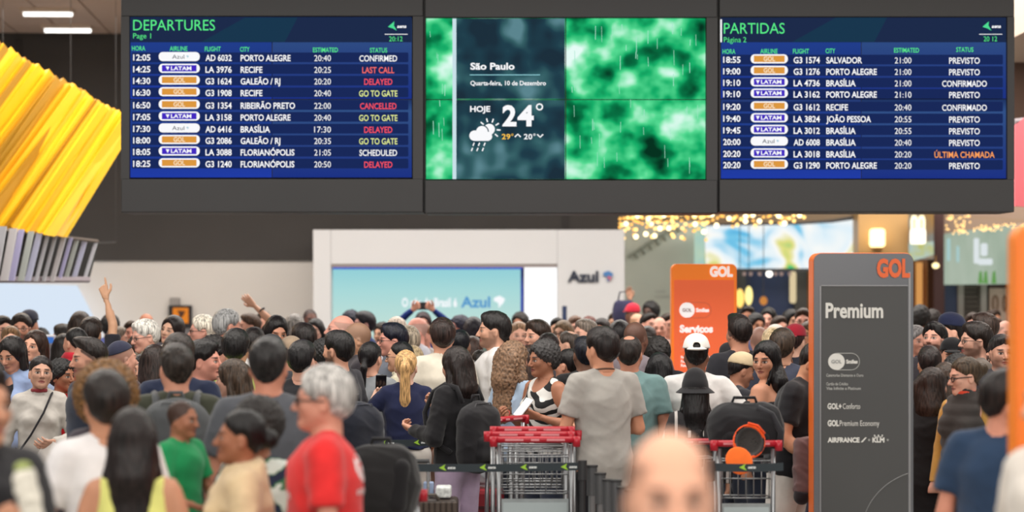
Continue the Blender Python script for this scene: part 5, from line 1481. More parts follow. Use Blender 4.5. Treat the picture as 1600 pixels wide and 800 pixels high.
P_(205, 502, 152, 10, (206, 140, 120), 'short', 'brown', 'tee', (90, 70, 76), 'small face left of the white-haired khaki jacket man')
P_(264, 493, 180, -24, (224, 176, 150), 'bob', (40, 30, 30), 'tee', (214, 208, 200), 'woman with chin-length dark hair below the orange wall display', fem=True, head=(0, -4, 12))
P_(315, 491, 186, -76, (216, 156, 138), 'grey', (224, 216, 200), 'shirt', (190, 180, 176), 'old man with thick cream-white hair and glasses facing left', gl=1)
P_(357, 482, 188, 118, (206, 146, 126), 'grey', (150, 150, 150), 'jacket', (46, 50, 62), 'grey-haired man in a dark jacket turned away to the right')
P_(389, 490, 158, -70, (210, 154, 132), 'short', (96, 70, 54), 'tee', (90, 76, 76), 'brown-haired person facing left beside the grey-haired dark jacket man')
P_(369, 513, 236, 178, (200, 148, 122), 'full', (28, 25, 25), 'polo', (190, 224, 110), 'man with a black undercut and a lime green collar', fat=1.0, buzz=1)
P_(397, 511, 200, 170, (196, 140, 118), 'full', (40, 33, 32), 'jacket', (214, 210, 208), 'dark head right of the lime green collar', fat=1.1)
P_(337, 523, 218, 110, (200, 144, 124), 'curly', (36, 30, 29), 'tee', (40, 44, 64), 'person with dark wavy hair between the profile man and the lime collar')
P_(221, 550, 215, -8, (186, 138, 114), 'bob', (30, 26, 26), 'tee', (206, 198, 190), 'woman with dark eyes wearing a white head covering', fem=True, hat='headscarf', hatc=(214, 206, 196))
P_(218, 521, 190, 170, 'tan', 'curly', (78, 56, 42), 'tee', (90, 80, 70), 'curly brown head right of the navy skullcap', fem=True)
P_(243, 539, 222, 160, (206, 150, 130), 'long', (56, 42, 38), 'tee', (200, 160, 150), 'dark brown hair right of the white head covering', fem=True)
P_(431, 493, 196, 16, (196, 138, 112), 'long', (30, 25, 27), 'tee', (60, 56, 60), 'woman with centre-parted black hair looking down', fem=True, head=(6, 14, 0))
P_(412, 487, 146, 8, (206, 148, 126), 'short', (70, 56, 50), 'tee', (80, 76, 86), 'face right below the waving hand')
P_(461, 490, 162, 172, (200, 150, 124), 'grey', (138, 132, 128), 'tee', (90, 90, 100), 'grey-haired person waving a raised hand with a wristwatch', pose='wave', hands=True, lod=1, arms=((-.1, 0, 1.1), (-.1, -.1, .9), (.235, -.02, 1.62), (.40, -.05, 1.76)), fix=1)
P_(485, 482, 142, 20, (96, 60, 50), 'buzz', (40, 30, 30), 'tee', (46, 46, 56), 'dark-skinned man with a shaved head against the white wall')
P_(492, 498, 156, -10, (216, 168, 150), 'long', (30, 26, 30), 'shirt', (150, 170, 214), 'woman with black hair below the shaved head at the white wall', fem=True)
P_(424, 521, 212, 165, (170, 120, 100), 'crop', (24, 24, 26), 'tee', (60, 60, 66), 'person in a black cap with a white emblem', hat='backcap', hatc=(36, 36, 40))
P_(455, 524, 206, -160, (190, 140, 118), 'crop', (80, 60, 48), 'tee', (90, 84, 80), 'person in a taupe cloth cap', hat='backcap', hatc=(152, 132, 112))
P_(473, 504, 202, -140, (206, 152, 130), 'full', (42, 34, 33), 'tee', (110, 100, 104), 'dark-haired man behind the taupe cloth cap')
P_(505, 528, 228, -132, (206, 148, 126), 'curly', (28, 25, 27), 'shirt', (216, 196, 220), 'person with thick black hair in a pale pink shirt', fem=True)
P_(527, 516, 230, -122, (214, 158, 132), 'full', (32, 29, 30), 'tee', (54, 54, 60), 'bearded man with black hair in a charcoal t-shirt', beard=.8, fat=1.05, fix=1)
P_(528, 491, 198, -78, (222, 160, 142), 'fringe', (190, 160, 146), 'tee', (30, 142, 118), 'bald older man in a green t-shirt looking up to the left', head=(0, -8, 0), fat=1.1)
P_(560, 502, 216, -82, (198, 148, 118), 'buzz', (104, 88, 74), 'jacket', (56, 52, 58), 'man with a crew cut and a white earbud in a dark bomber jacket', head=(0, 10, 0))
P_(547, 484, 142, -30, (120, 96, 110), 'curly', (30, 32, 60), 'tee', (34, 40, 70), 'dark figure at the lower left of the cyan screen')  # blue cast of the screen light put into skin and hair colours
P_(568, 486, 152, -70, (190, 140, 130), 'full', (38, 34, 44), 'jacket', (36, 50, 96), 'man in a navy jacket before the cyan screen')
P_(612, 504, 207, -74, (214, 150, 132), 'full', (32, 34, 50), 'jacket', (110, 116, 128), 'man with blue-black hair and glasses facing left', gl=1)
P_(624, 533, 213, -104, (216, 164, 136), 'crop', (30, 30, 32), 'shirt', (212, 206, 182), 'person with smooth black hair and glasses left of the blond ponytail', gl=1, fem=True)
P_(647, 541, 195, 165, 'light', 'long', (178, 156, 120), 'tee', (200, 196, 200), 'ash-blond head behind the long ponytail', fem=True)
P_(637, 508, 192, -150, (216, 166, 150), 'grey', (160, 146, 128), 'tee', (206, 204, 206), 'man with dull blond hair left of the cream overshirt', fat=1.0)
P_(620, 495, 176, 10, (224, 176, 158), 'full', (206, 190, 176), 'tee', (200, 200, 210), 'pale-haired person low before the cyan screen')
P_(650, 495, 172, -66, (222, 156, 140), 'fringe', (190, 170, 160), 'tee', (190, 190, 200), 'balding pink-faced man before the cyan screen')
P_(662, 506, 162, -20, (226, 160, 142), 'short', (140, 100, 80), 'tee', (206, 200, 200), 'reddish face left of the glossy brown hair')
P_(661, 488, 140, 2, (206, 150, 128), 'bob', (60, 44, 48), 'long', (20, 44, 110), 'person holding a phone up with both arms before the cyan screen', fem=True, pose='photo', hands=True, lod=1, fix=1)
P_(740, 526, 184, 150, (196, 140, 118), 'long', (70, 46, 38), 'tee', (110, 60, 60), 'woman with reddish-brown hair left of the white t-shirt man', fem=True)
P_(717, 492, 152, -60, (190, 130, 120), 'curly', (36, 36, 70), 'tee', (80, 90, 100), 'dark curly head low before the blue logo')
P_(739, 496, 166, -160, 'tan', 'bob', (50, 46, 56), 'tee', (110, 130, 124), 'woman with dark hair and a grey-green top', fem=True)
P_(789, 508, 172, 165, (110, 76, 62), 'short', (46, 36, 32), 'tee', (50, 50, 56), 'dark brown head just behind the white t-shirt man')
P_(749, 546, 196, -160, 'tan', 'crop', 'dark', 'tee', (90, 90, 96), 'small dark-haired person under the grey hooded jacket')
P_(811, 503, 174, 8, (222, 168, 146), 'short', (150, 120, 96), 'tee', (120, 110, 112), 'sandy-haired man with a plain face under the white lightbox')
P_(838, 499, 194, -52, (222, 166, 142), 'full', (66, 50, 42), 'jacket', (40, 40, 46), 'dark-haired man in black looking left under the white lightbox')
P_(857, 520, 196, 172, 'tan', 'full', (44, 34, 34), 'tee', (60, 56, 60), 'dark head directly above the salt-and-pepper curls')
P_(886, 516, 192, -100, (216, 166, 142), 'thin', (90, 78, 70), 'tee', (110, 100, 96), 'balding man in profile under the white airline wall')
P_(879, 501, 164, -30, (214, 164, 138), 'long', (112, 90, 66), 'tee', (90, 90, 90), 'woman with light brown hair and sunglasses', fem=True, gl='thick')
P_(899, 494, 150, 15, (222, 166, 146), 'short', (110, 84, 70), 'tee', (140, 120, 120), 'small face under the white airline wall, brown hair')
P_(914, 499, 188, -62, (224, 170, 148), 'short', (120, 108, 98), 'tee', (170, 160, 156), 'greying man looking left behind the black t-shirt man')
P_(921, 494, 150, 160, 'tan', 'curly', (110, 60, 50), 'tee', (110, 80, 80), 'reddish hair behind the greying man')
P_(940, 498, 156, -20, (210, 156, 134), 'bob', (50, 40, 40), 'tee', (80, 70, 76), 'woman with a dark fringe left of the tall young man', fem=True)
P_(969, 500, 186, 160, (206, 150, 128), 'full', (34, 29, 31), 'tee', (60, 56, 64), 'short black hair right of the tall young man')
P_(994, 501, 216, 150, (128, 88, 72), 'buzz', (84, 62, 54), 'shirt', (120, 110, 116), 'brown-skinned man with a shaved head above the balding man')
P_(1012, 510, 178, 168, (200, 148, 126), 'short', (50, 38, 34), 'tee', (90, 60, 60), 'dark hair right of the shaved brown head')
P_(1013, 527, 205, 140, (196, 148, 122), 'short', (56, 50, 46), 'jacket', (40, 40, 44), 'man in a dark jacket between the balding and the curly-haired men')
P_(1187, 509, 184, 172, (190, 138, 122), 'buzz', (150, 124, 112), 'tee', (190, 180, 160), 'greying shaved head between the fade haircut and the red cap')
P_(1223, 512, 218, 165, (196, 146, 120), 'full', (76, 60, 48), 'tee', (60, 64, 80), 'wavy brown-haired man above the bald light blue shirt man', fat=1.05)
P_(1206, 512, 185, -160, (226, 190, 160), 'long', (208, 184, 144), 'tee', (200, 190, 180), 'blond woman left of the wavy brown hair', fem=True)
P_(1243, 505, 196, 150, (206, 160, 138), 'crop', (60, 40, 36), 'jacket', (36, 38, 48), 'person in a dark red cap', hat='backcap', hatc=(150, 26, 44))
P_(1212, 506, 174, 165, (220, 170, 150), 'crop', (150, 130, 110), 'tee', (190, 180, 180), 'person in a white cap behind the blond woman', hat='backcap', hatc=(222, 214, 206))
P_(1433, 508, 190, 20, (190, 134, 114), 'grey', (120, 116, 116), 'jacket', (70, 66, 76), 'curly grey-haired person against the edge of the grey sign')
P_(1458, 503, 206, -24, (216, 158, 138), 'full', (28, 24, 24), 'tee', (50, 46, 52), 'goateed man with high black curls looking up to the left', head=(-10, -12, 0), beard=.8, fat=1.08, buzz=1)
P_(1484, 487, 198, -82, (226, 170, 146), 'short', (44, 38, 38), 'tee', (120, 108, 104), 'man in a navy cap facing left before the blue wall', hat='cap', hatc=(32, 38, 66))
P_(1438, 476, 152, 160, 'dark', 'curly', (26, 22, 22), 'tee', (50, 40, 38), 'black round head before the gold strips')
P_(1457, 483, 146, 165, 'dark', 'curly', (46, 34, 30), 'tee', (60, 44, 40), 'dark curls below the small round lamp')
P_(1487, 526, 216, -8, (216, 156, 130), 'crop', (30, 27, 28), 'tee', (50, 46, 50), 'man in a plain black cap with eyes just visible', hat='cap', hatc=(26, 25, 28), head=(0, 4, 0))
P_(1507, 532, 194, 14, (222, 172, 154), 'full', (32, 28, 30), 'tee', (120, 110, 104), 'dark-haired person with headphones right of the black cap')
P_(1523, 502, 218, -82, (214, 162, 140), 'full', (46, 36, 32), 'tee', (110, 100, 92), 'bearded man with glasses and swept-back dark hair in profile', beard=.7, gl=1)
P_(1536, 489, 196, -112, (206, 154, 134), 'short', (76, 58, 50), 'tee', (110, 90, 84), 'brown crop of a man turned left under the pale green sign')
P_(1541, 532, 216, -6, (190, 134, 110), 'full', (28, 25, 26), 'tee', (70, 50, 90), 'laughing man with a black beard and round glasses', beard=.95, gl='thick', head=(6, 4, 10))
P_(1565, 523, 228, 4, (194, 144, 122), 'short', (58, 54, 54), 'tee', (54, 50, 58), 'greying man facing the camera near the right orange sign', beard=.35, fat=1.08, jaw=1.06)
P_(1572, 500, 172, 10, (222, 168, 150), 'fringe', (130, 100, 90), 'tee', (140, 110, 100), 'bald pink head high near the right orange sign')
P_(1556, 497, 156, -20, (216, 164, 142), 'short', (90, 60, 48), 'tee', (120, 90, 80), 'small brown-haired face left of the bald pink head')
# --- far away before the retail front
far = [(960, 489, 128, 'light', 'short', 'brown', (80, 76, 90), 'person raising a hand beside a navy bag', dict(pose='wave', hands=True, arms=((-.1, 0, 1.1), (-.1, -.1, .9), (.24, -.02, 1.68), (.20, -.06, 1.95)))),
 (989, 473, 132, 'dark', 'crop', 'black', (34, 34, 60), 'tall person in a bright red cap far off', dict(hat='backcap', hatc=(196, 40, 60))),
 (1016, 470, 128, 'deep', 'curly', 'black', (70, 60, 90), 'tall person with a round black head left of the orange sign', {}),
 (997, 489, 140, 'light', 'fringe', 'light', (120, 90, 100), 'bald pale head under the bright red cap', {}),
 (1014, 489, 142, 'pink', 'short', 'dark', (160, 60, 66), 'face below the round black head', {}),
 (1030, 495, 150, 'pink', 'fringe', 'brown', (180, 150, 140), 'rosy face left of the orange sign', {}),
 (1044, 490, 146, 'pink', 'short', 'brown', (200, 190, 186), 'tall rosy man touching the left edge of the orange sign', {}),
 (1168, 478, 138, 'brown', 'short', 'dark', (60, 50, 50), 'dark head before the gold lamps', {}),
 (1182, 489, 148, 'tan', 'curly', 'black', (90, 96, 130), 'black curls right of the gold lamps', {}),
 (1200, 481, 140, 'pink', 'bob', 'black', (90, 70, 70), 'woman with black hair before the navy shopfront', dict(fem=True)),
 (1218, 494, 150, 'pink', 'short', 'brown', (150, 90, 90), 'pink face above the red cap', {}),
 (1237, 484, 144, 'light', 'bob', 'black', (90, 70, 70), 'woman with dark hair left of the pale glasses wearer', dict(fem=True)),
 (1255, 482, 156, (226, 170, 152), 'short', 'brown', (200, 196, 200), 'pale man with glasses beside the grey sign', dict(gl=1)),
 (1262, 503, 168, 'tan', 'long', 'mid', (150, 140, 140), 'light-haired figure at the left edge of the grey sign', dict(fem=True)),
 (871, 497, 146, 'light', 'short', 'black', (60, 60, 80), 'black hair under the white lightbox edge', {}),
 (812, 487, 138, 'brown', 'curly', 'dark', (40, 40, 80), 'dark figure at the right end of the cyan screen', {}),
 (1590, 497, 165, 'pink', 'short', 'dark', (110, 90, 90), 'pinkish face half behind the right orange sign', {}),
 (1553, 484, 130, 'tan', 'short', 'brown', (110, 90, 90), 'distant brown hair before the rolling shutter', {}),
 (75, 523, 150, 'light', 'crop', 'brown', (120, 130, 170), 'person in pale blue behind the chestnut-haired woman', {}),
 (340, 502, 142, 'light', 'bob', 'brown', (120, 100, 96), 'brown hair left of the grey-haired dark jacket man', dict(fem=True)),
 (596, 503, 146, 'light', 'curly', 'dark', (50, 60, 110), 'dark curls low before the cyan screen, left of glasses', {}),
 (702, 503, 150, 'light', 'grey', 'grey', (150, 150, 160), 'grey head right of the glossy brown hair', {}),
 (756, 505, 148, 'tan', 'short', 'black', (60, 60, 80), 'black hair just left of the white t-shirt man', {}),
 (1520, 489, 150, 'pink', 'short', 'brown', (120, 90, 90), 'face left of the man turned away under the pale green sign', {})]
for (px, py, s, sk, ha, hc, tc, lab, kw) in far:
    P_(px, py, s, (px*37) % 70 - 35, sk, ha, hc, kw.pop('top', 'tee'), tc, lab, **kw)
# ---------------------------------------------------------------- build the crowd
TM = dict(zebra=banded_mat('black_white_print', (214, 212, 208), (24, 24, 26), 5.5, (0, 1.0, .5), .55, .9),
          camo=banded_mat('green_white_print', (34, 42, 66), (60, 112, 74), 4.2, (.3, .2, 1.2), .45, 7.0, (206, 212, 204)),
          pinstripe=banded_mat('pinstripe', (44, 42, 44), (200, 194, 190), 3.2, (0, 0, 0), .88))
for o in people:
    if isinstance(o['tmat'], str): o['tmat'] = TM[o['tmat']]
settle()
for o in people: build_person(o)
by = {}
for o in people: by[(o['px'], o['py'])] = o

def on_person(o, name, prims, h, m, col, cat=None, label=None, post=None, group=None, part=False):
    """something worn or carried: modelled in the wearer's own frame"""
    V, Q = skin(prims, h, post=post)
    me = np_mesh(name, V, Q); me.materials.append(m)
    return me

def carried(o, name, label, cat, pieces):
    """a thing of its own that hangs on a person; pieces: (name, mesh, colour)"""
    r = o['root']; t = thing(name, label, cat, r.location, r.rotation_euler.z); t.scale = r.scale
    for (n, me, col) in pieces:
        q = bpy.data.objects.new(n, me); C.objects.link(q); q.parent = t
        if col: q.color = (*lin(col), 1)
    return t
def sdfm(name, prims, h, m=CLOTH, post=None):
    V, Q = skin(prims, h, post=post); me = np_mesh(name, V, Q); me.materials.append(m); return me

def straps(w=.10, back=.15, low=1.02):
    out = []
    for s in (-1, 1):
        mb = MB(); pts = [(s*w, back, 1.36), (s*w, .10, 1.455), (s*w*1.1, .0, 1.475), (s*w*1.25, -.10, 1.42), (s*w*1.5, -.155, 1.28), (s*w*1.8, -.10, 1.12), (s*w*1.6, back-.05, low)]
        for a_, b_ in zip(pts[:-1], pts[1:]): pass
        mb.tube(pts, .019, 6)
        me = mesh_from('strap', mb.v, mb.f, True); out.append(me)
    return out

def backpack(o, label, col, size=(.15, .075, .23), zc=1.18, yc=.20, pocket=True, straps_=True, two=None):
    w_, d_, h_ = size
    pr = [K((-w_*.55, yc, zc-h_*.55), (-w_*.55, yc, zc+h_*.45), d_, d_*.92, .05), K((w_*.55, yc, zc-h_*.55), (w_*.55, yc, zc+h_*.45), d_, d_*.92, .05),
          E((0, yc, zc), (w_*1.05, d_*1.05, h_), .05), K((-w_*.4, yc, zc+h_*.55), (w_*.4, yc, zc+h_*.55), d_*.9, d_*.9, .05)]
    pcs = [('main_compartment', sdfm('main_compartment', pr, .009, post=lambda d, X, Y, Z: d + folds(X, Y, Z, .004, .12)), col)]
    if pocket:
        pk = [K((-w_*.45, yc+d_*.8, zc-h_*.45), (w_*.45, yc+d_*.8, zc-h_*.45), .045, .045, .03), K((-w_*.4, yc+d_*.8, zc-h_*.1), (w_*.4, yc+d_*.8, zc-h_*.1), .045, .045, .06)]
        pcs.append(('front_pocket', sdfm('front_pocket', pk, .009), two or col))
    hd = MB().tube([(-.04, yc-.03, zc+h_*.95), (-.03, yc-.03, zc+h_*1.13), (.03, yc-.03, zc+h_*1.13), (.04, yc-.03, zc+h_*.95)], .010, 6)
    me = mesh_from('grab_handle', hd.v, hd.f, True); me.materials.append(CLOTH); pcs.append(('grab_handle', me, col))
    if straps_:
        for me in straps(): me.materials.append(CLOTH); pcs.append(('shoulder_strap', me, col))
    zp = MB().tube([(-w_*.9, yc+d_*.5, zc-h_*.2), (-w_*.85, yc+d_*.55, zc+h_*.5), (-w_*.4, yc+d_*.5, zc+h_*.93), (w_*.4, yc+d_*.5, zc+h_*.93), (w_*.85, yc+d_*.55, zc+h_*.5), (w_*.9, yc+d_*.5, zc-h_*.2)], .004, 5)
    me = mesh_from('zip', zp.v, zp.f, True); me.materials.append(CLOTH); pcs.append(('zip', me, tuple(min(255, c+40) for c in col)))
    return carried(o, 'backpack', label, 'backpack', pcs)

backpack(by[(713, 542)], 'large limp black backpack on the woman in lilac trousers', (34, 33, 36), (.17, .085, .25), 1.12, .21)
backpack(by[(276, 537)], 'dark grey hiking backpack with a pale oval emblem on the olive jacket', (84, 86, 88), (.165, .08, .22), 1.24, .20, two=(70, 72, 74))
backpack(by[(520, 572)], 'tall navy-black backpack right of the red t-shirt man', (30, 33, 44), (.18, .11, .30), 1.20, .24)
# pale oval on the grey backpack
o = by[(276, 537)]
t = carried(o, 'backpack_badge', 'pale oval badge on the dark grey hiking backpack', 'badge', []) if False else None

def local_mesh(o, name, mb, m, col=None, part=True, label=None):
    me = mesh_from(name, mb.v, mb.f, True); me.materials.append(m)
    q = bpy.data.objects.new(name, me); C.objects.link(q); q.parent = o['root']
    if col: q.color = (*lin(col), 1)
    if label: q['label'] = label
    return q

def decal(o, s, centre, direction, width, m, up=(0, 0, 1), name='print', bold=.02):
    """lettering printed on the wearer's shirt: laid onto the cloth from the given side"""
    me = o['top_obj'].data
    bvh = BVHTree.FromPolygons([v.co for v in me.vertices], [p.vertices[:] for p in me.polygons])
    cu = bpy.data.curves.new(name, 'FONT'); cu.body = s; cu.offset = bold; cu.resolution_u = 2; cu.align_x = 'CENTER'; cu.align_y = 'CENTER'
    to = bpy.data.objects.new(name, cu); C.objects.link(to); bpy.context.view_layer.update()
    src = bpy.data.meshes.new_from_object(to.evaluated_get(bpy.context.evaluated_depsgraph_get()))
    wd = max(v.co.x for v in src.vertices) - min(v.co.x for v in src.vertices); bpy.data.objects.remove(to)
    d = Vector(direction).normalized(); right = d.cross(Vector(up)).normalized(); upv = right.cross(d)
    c = Vector(centre)
    for v in src.vertices:
        p = c + right*(v.co.x*width/wd) + upv*(v.co.y*width/wd) - d*.5
        hit = bvh.ray_cast(p, d)
        v.co = (hit[0] - d*.003) if hit[0] is not None else (p + d*.5)
    src.materials.append(m)
    q = bpy.data.objects.new(name, src); C.objects.link(q); q.parent = o['root']
    return q
print_w = mat('shirt_print_white', (232, 210, 210), .8)
red_man = by[(503, 569)]
decal(red_man, 'G', (.05, 0, 1.33), (0, -1, 0), .10, print_w, bold=.06)
decal(red_man, 'amigos', (.05, 0, 1.25), (0, -1, 0), .11, print_w)
decal(red_man, 'clube', (.02, -.2, 1.24), (.25, 1, 0), .12, print_w)
decal(by[(98, 560)], 'PEUGEOT', (.0, 0, 1.36), (-.2, 1, 0), .30, mat('shirt_print_clear', (240, 236, 236), .8), bold=.04)
# cardigan, scarf, collars, straps, jewellery
def extra(key, name, prims, col, h=.009, post=None, label=None, m=CLOTH):
    o = by[key]; me = sdfm(name, prims, h, m, post)
    q = bpy.data.objects.new(name, me); C.objects.link(q); q.parent = o['root']; q.color = (*lin(col), 1)
    if label: q['label'] = label
    return q
o = by[(22, 525)]
pr = [p for p in top_prims({**o, 'top': 'long'})[0]] + [E((0, -.15, 1.2), (.075, .12, .45), .01, 's')]
extra((22, 525), 'cardigan', pr, (140, 158, 194), .010, lambda d, X, Y, Z: np.maximum(d + folds(X, Y, Z, .005) - F32(.006), F32(.80) - Z))
o = by[(1511, 557)]
extra((1511, 557), 'sleeves', sleeve_prims(o, 'long', .012), (198, 152, 78), .010)
extra((1511, 557), 'collar', [T((0, .0, 1.485), .062, .014, .01, sz=1.6)], (214, 74, 50), .006)
extra((62, 556), 'neck_scarf', [T((0, .0, 1.475), .056, .010, .01, sz=1.5)], (128, 44, 50), .005)
extra((117, 511), 'scarf', [T((0, .0, 1.49), .070, .026, .01, sz=1.5), K((.05, -.07, 1.47), (.07, -.11, 1.30), .030, .035)], (186, 36, 52), .009)
local_mesh(by[(62, 556)], 'crossbody_strap', MB().tube([(.10, .05, 1.47), (.085, -.06, 1.45), (.03, -.165, 1.32), (-.06, -.16, 1.16), (-.17, -.08, 1.0), (-.19, .0, .93)], .008, 6), CLOTH, (36, 34, 38))
local_mesh(by[(941, 510)], 'necklace', MB().tube([(.068*math.cos(a_), .012 + .068*math.sin(a_), 1.474 + .012*math.sin(a_)) for a_ in np.linspace(0, 6.28, 22, endpoint=False)], .006, 6, closed=True), mat('bead_brown', (84, 58, 40), .5))
local_mesh(by[(1203, 524)], 'pendant', MB().ball((.03, -.165, 1.33), .014, 10, 6), mat('pearl', (226, 216, 200), .3))
local_mesh(by[(850, 530)], 'bracelet', MB().tube([(-.155 + .03*math.cos(a_), -.215 + .01*math.sin(a_), 1.205 + .03*math.sin(a_)) for a_ in np.linspace(0, 6.28, 14, endpoint=False)], .004, 5, closed=True), mat('bracelet_red', (170, 50, 40), .5))
for k in ((579, 534),):
    for s_ in (-1, 1): local_mesh(by[k], 'thin_strap', MB().tube([(s_*.085, .13, 1.05), (s_*.09, .145, 1.25), (s_*.095, .10, 1.42), (s_*.095, .02, 1.475), (s_*.10, -.10, 1.42), (s_*.11, -.15, 1.25)], .007, 6), CLOTH, (34, 32, 34))
for s_ in (-1, 1): local_mesh(by[(1031, 552)], 'shoulder_strap', MB().tube([(s_*.07, .125, 1.25), (s_*.085, .10, 1.40), (s_*.09, .03, 1.462), (s_*.085, -.06, 1.43)], .008, 6), CLOTH, (150, 96, 76))
# earbud
local_mesh(by[(560, 502)], 'earbud', MB().ball((-.088, .0, 1.578), .010, 8, 6), mat('earbud_white', (236, 236, 238), .3))
local_mesh(by[(1507, 532)], 'headphones', MB().tube([(.095*math.cos(a_), .0, 1.60 + .135*math.sin(a_)) for a_ in np.linspace(0, math.pi, 14)], .010, 6), mat('glasses_frame', (28, 24, 24), .3))
local_mesh(by[(461, 490)], 'wristwatch', MB().tube([W_ for W_ in [(.345 + .030*math.cos(a_)*.7, -.05 + .034*math.sin(a_), 1.775 - .030*math.cos(a_)*.7) for a_ in np.linspace(0, 6.28, 14, endpoint=False)]], .008, 6, closed=True), mat('glasses_frame', (28, 24, 24), .3))

def held(o, name, label, cat, p, size, m, rot=(0, 0, 0), bevel=.004):
    """a small boxy thing in someone's hand (wearer's frame)"""
    r = o['root']; M = Matrix.Translation(r.location) @ Matrix.Rotation(r.rotation_euler.z, 4, 'Z') @ Matrix.Scale(r.scale[0], 4)
    w = M @ Vector(p)
    a_, b_, c_ = size
    q = MB().box(-a_/2, a_/2, -b_/2, b_/2, -c_/2, c_/2).build(name, m, None, bevel=bevel)
    q.location = w; q.rotation_euler = (rot[0], rot[1], rot[2] + r.rotation_euler.z)
    tag(q, label, cat); return q
phone_b = mat('phone_black', (26, 26, 30), .2)
held(by[(661, 488)], 'phone', 'dark phone held up high before the cyan screen', 'phone', hold_point(by[(661, 488)], None, .07), (.16, .01, .085), phone_b)
held(by[(850, 530)], 'phone', 'white phone in the hands of the woman in the printed sleeveless top', 'phone', hold_point(by[(850, 530)], 1, .11, .03), (.075, .010, .15), mat('phone_white', (226, 226, 228), .25), (-.7, .2, 0))
held(by[(634, 547)], 'phone', 'phone held by the woman with the long blond ponytail', 'phone', hold_point(by[(634, 547)], 1, .12, .04), (.075, .010, .15), phone_b, (-.4, 0, 0))
held(by[(62, 556)], 'paper_sheet', 'small white sheet of paper in the hand of the white-shirt woman', 'paper', hold_point(by[(62, 556)], 1, .06, -.06), (.10, .004, .15), mat('paper_white', (226, 220, 214), .7), (0, .5, 0), .0)
# white wrapped item in the near hand
o = by[(-32, 566)]
t = carried(o, 'wrapped_sandwich', 'white paper-wrapped item held by the person in the black jacket', 'wrapped item',
    [('wrapper', sdfm('wrapper', [K((-.075, -.345, 1.28), (-.095, -.325, 1.41), .034, .038, .02, sq=(1, .8))], .006, post=lambda d, X, Y, Z: d + folds(X, Y, Z, .005, .04)), (226, 220, 206)),
     ('filling', sdfm('filling', [E((-.098, -.323, 1.442), (.028, .022, .020))], .006), (150, 160, 96))])

# ---------------------------------------------------------------- information pillars
def pillar(label, px0, px1, pytop, D, depth, m_body, m_edge, group=None, rad=.045):
    c = wx((px0+px1)/2, D)
    t = thing('information_pillar', label, 'sign pillar', (c, D, 0))
    a_ = W(px0, pytop, D); b_ = W(px1, pytop, D)
    MB().prism(rrect(a_.x, b_.x, 0.0, a_.z, rad, corners=(0, 0, 1, 1)), D, D+.02).build('front_panel', m_body, t)
    MB().prism(rrect(a_.x-.004, b_.x+.004, 0.0, a_.z+.004, rad+.004, corners=(0, 0, 1, 1)), D+.02, D+depth).build('casing', m_edge, t, bevel=.004)
    MB().box(a_.x-.04, b_.x+.04, D-.04, D+depth+.04, 0, .02).build('base_plate', mat('base_steel', (120, 120, 122), .3, .8), t)
    return t
or_edge = mat('pillar_orange_edge', (236, 112, 40), .4)
m_g = mat('pillar_steel', (112, 114, 118), .32, .55, noise=.06, nscale=1.2)
Dg = 12.0
t = pillar('tall grey GOL Premium information pillar with an orange side', 1272, 1427, 396, Dg, .20, m_g, or_edge)
MB().prism(prect(1284, 447, 1418.5, 1400, Dg-.006), Dg-.006, Dg-.001).build('dark_panel', mat('pillar_charcoal', (72, 72, 72), .45, noise=.04, nscale=2), t)
MB().pbox(1283, 445.5, 1419, 447, Dg-.009, .008).build('panel_trim', mat('pillar_trim', (150, 150, 152), .3, .5), t)
MB().pbox(1419.5, 425, 1423, 1400, Dg-.006, .006).build('edge_strip', mat('pillar_trim', (150, 150, 152), .3, .5), t)
MB().pbox(1281, 447, 1283, 1400, Dg-.006, .006).build('edge_strip', mat('pillar_trim', (150, 150, 152), .3, .5), t)
tw = mat('pillar_type', (226, 224, 218), .6); orl = mat('pillar_logo_orange', (236, 106, 52), .5)
d = Dg - .010
text('GOL', 1370, 1422, 406, 432, d, orl, t, bold=.05)
text('Premium', 1290, 1380, 474, 496, d, tw, t, bold=.03)
tg = mat('pillar_type_grey', (176, 176, 172), .6)
def pill_mark(px, py, r, px1, D, m_disc, m_line, m_txt, t, m_d2):
    MB().prism([(W(x, y, D).x, W(x, y, D).z) for x, y in disc(px, py, r, 26)][::-1], D, D+.003).build('emblem_disc', m_disc, t)
    text('GOL', px-r*.62, px+r*.62, py-2.6, py+2.6, D-.003, m_txt, t, bold=.03)
    text('Smiles', px+r+2, px1-3, py-2.8, py+2.8, D-.003, m_d2, t, bold=.05)
    pts = [(px, py-r)] + [(px1-r + r*math.sin(a_), py - r*math.cos(a_)) for a_ in np.linspace(0, math.pi, 12)] + [(px, py+r)]
    MB().tube([W(x, y, D) for x, y in pts], .0022*D/12, 5).build('emblem_outline', m_line, t)
pill_mark(1307, 565, 13, 1348 if False else 1343, d, tw, tg, mat('pillar_txt_dark', (150, 150, 150), .6), t, tw)
for s, x0, x1_, y in (('Categorias Diamante e Ouro', 1291, 1349, 588.5), ('Cartão de Crédito', 1291, 1325, 602), ('Visa Infinite e Platinum', 1291, 1345, 609)):
    text(s, x0, x1_, y-4.4, y, d, tg, t, bold=.02)
for (s, x0, x1_, y, h, b_) in (('GOL+', 1293, 1315, 639, 8.5, .04), ('Conforto', 1317, 1344, 639, 8.5, .0), ('GOL', 1293, 1311, 665.5, 8.5, .05), ('Premium Economy', 1312, 1374, 665.5, 8.5, .0), ('AIRFRANCE', 1293, 1343, 691, 7, .05), ('KLM', 1363, 1382, 691, 7, .05)):
    text(s, x0, x1_, y-h, y, d, tw, t, bold=b_)
MB().prism([(W(x, y, d).x, W(x, y, d).z) for x, y in ((1345, 691), (1352, 683.5), (1354.5, 683.5), (1348, 691))], d, d+.003).build('slash_mark', tw, t)
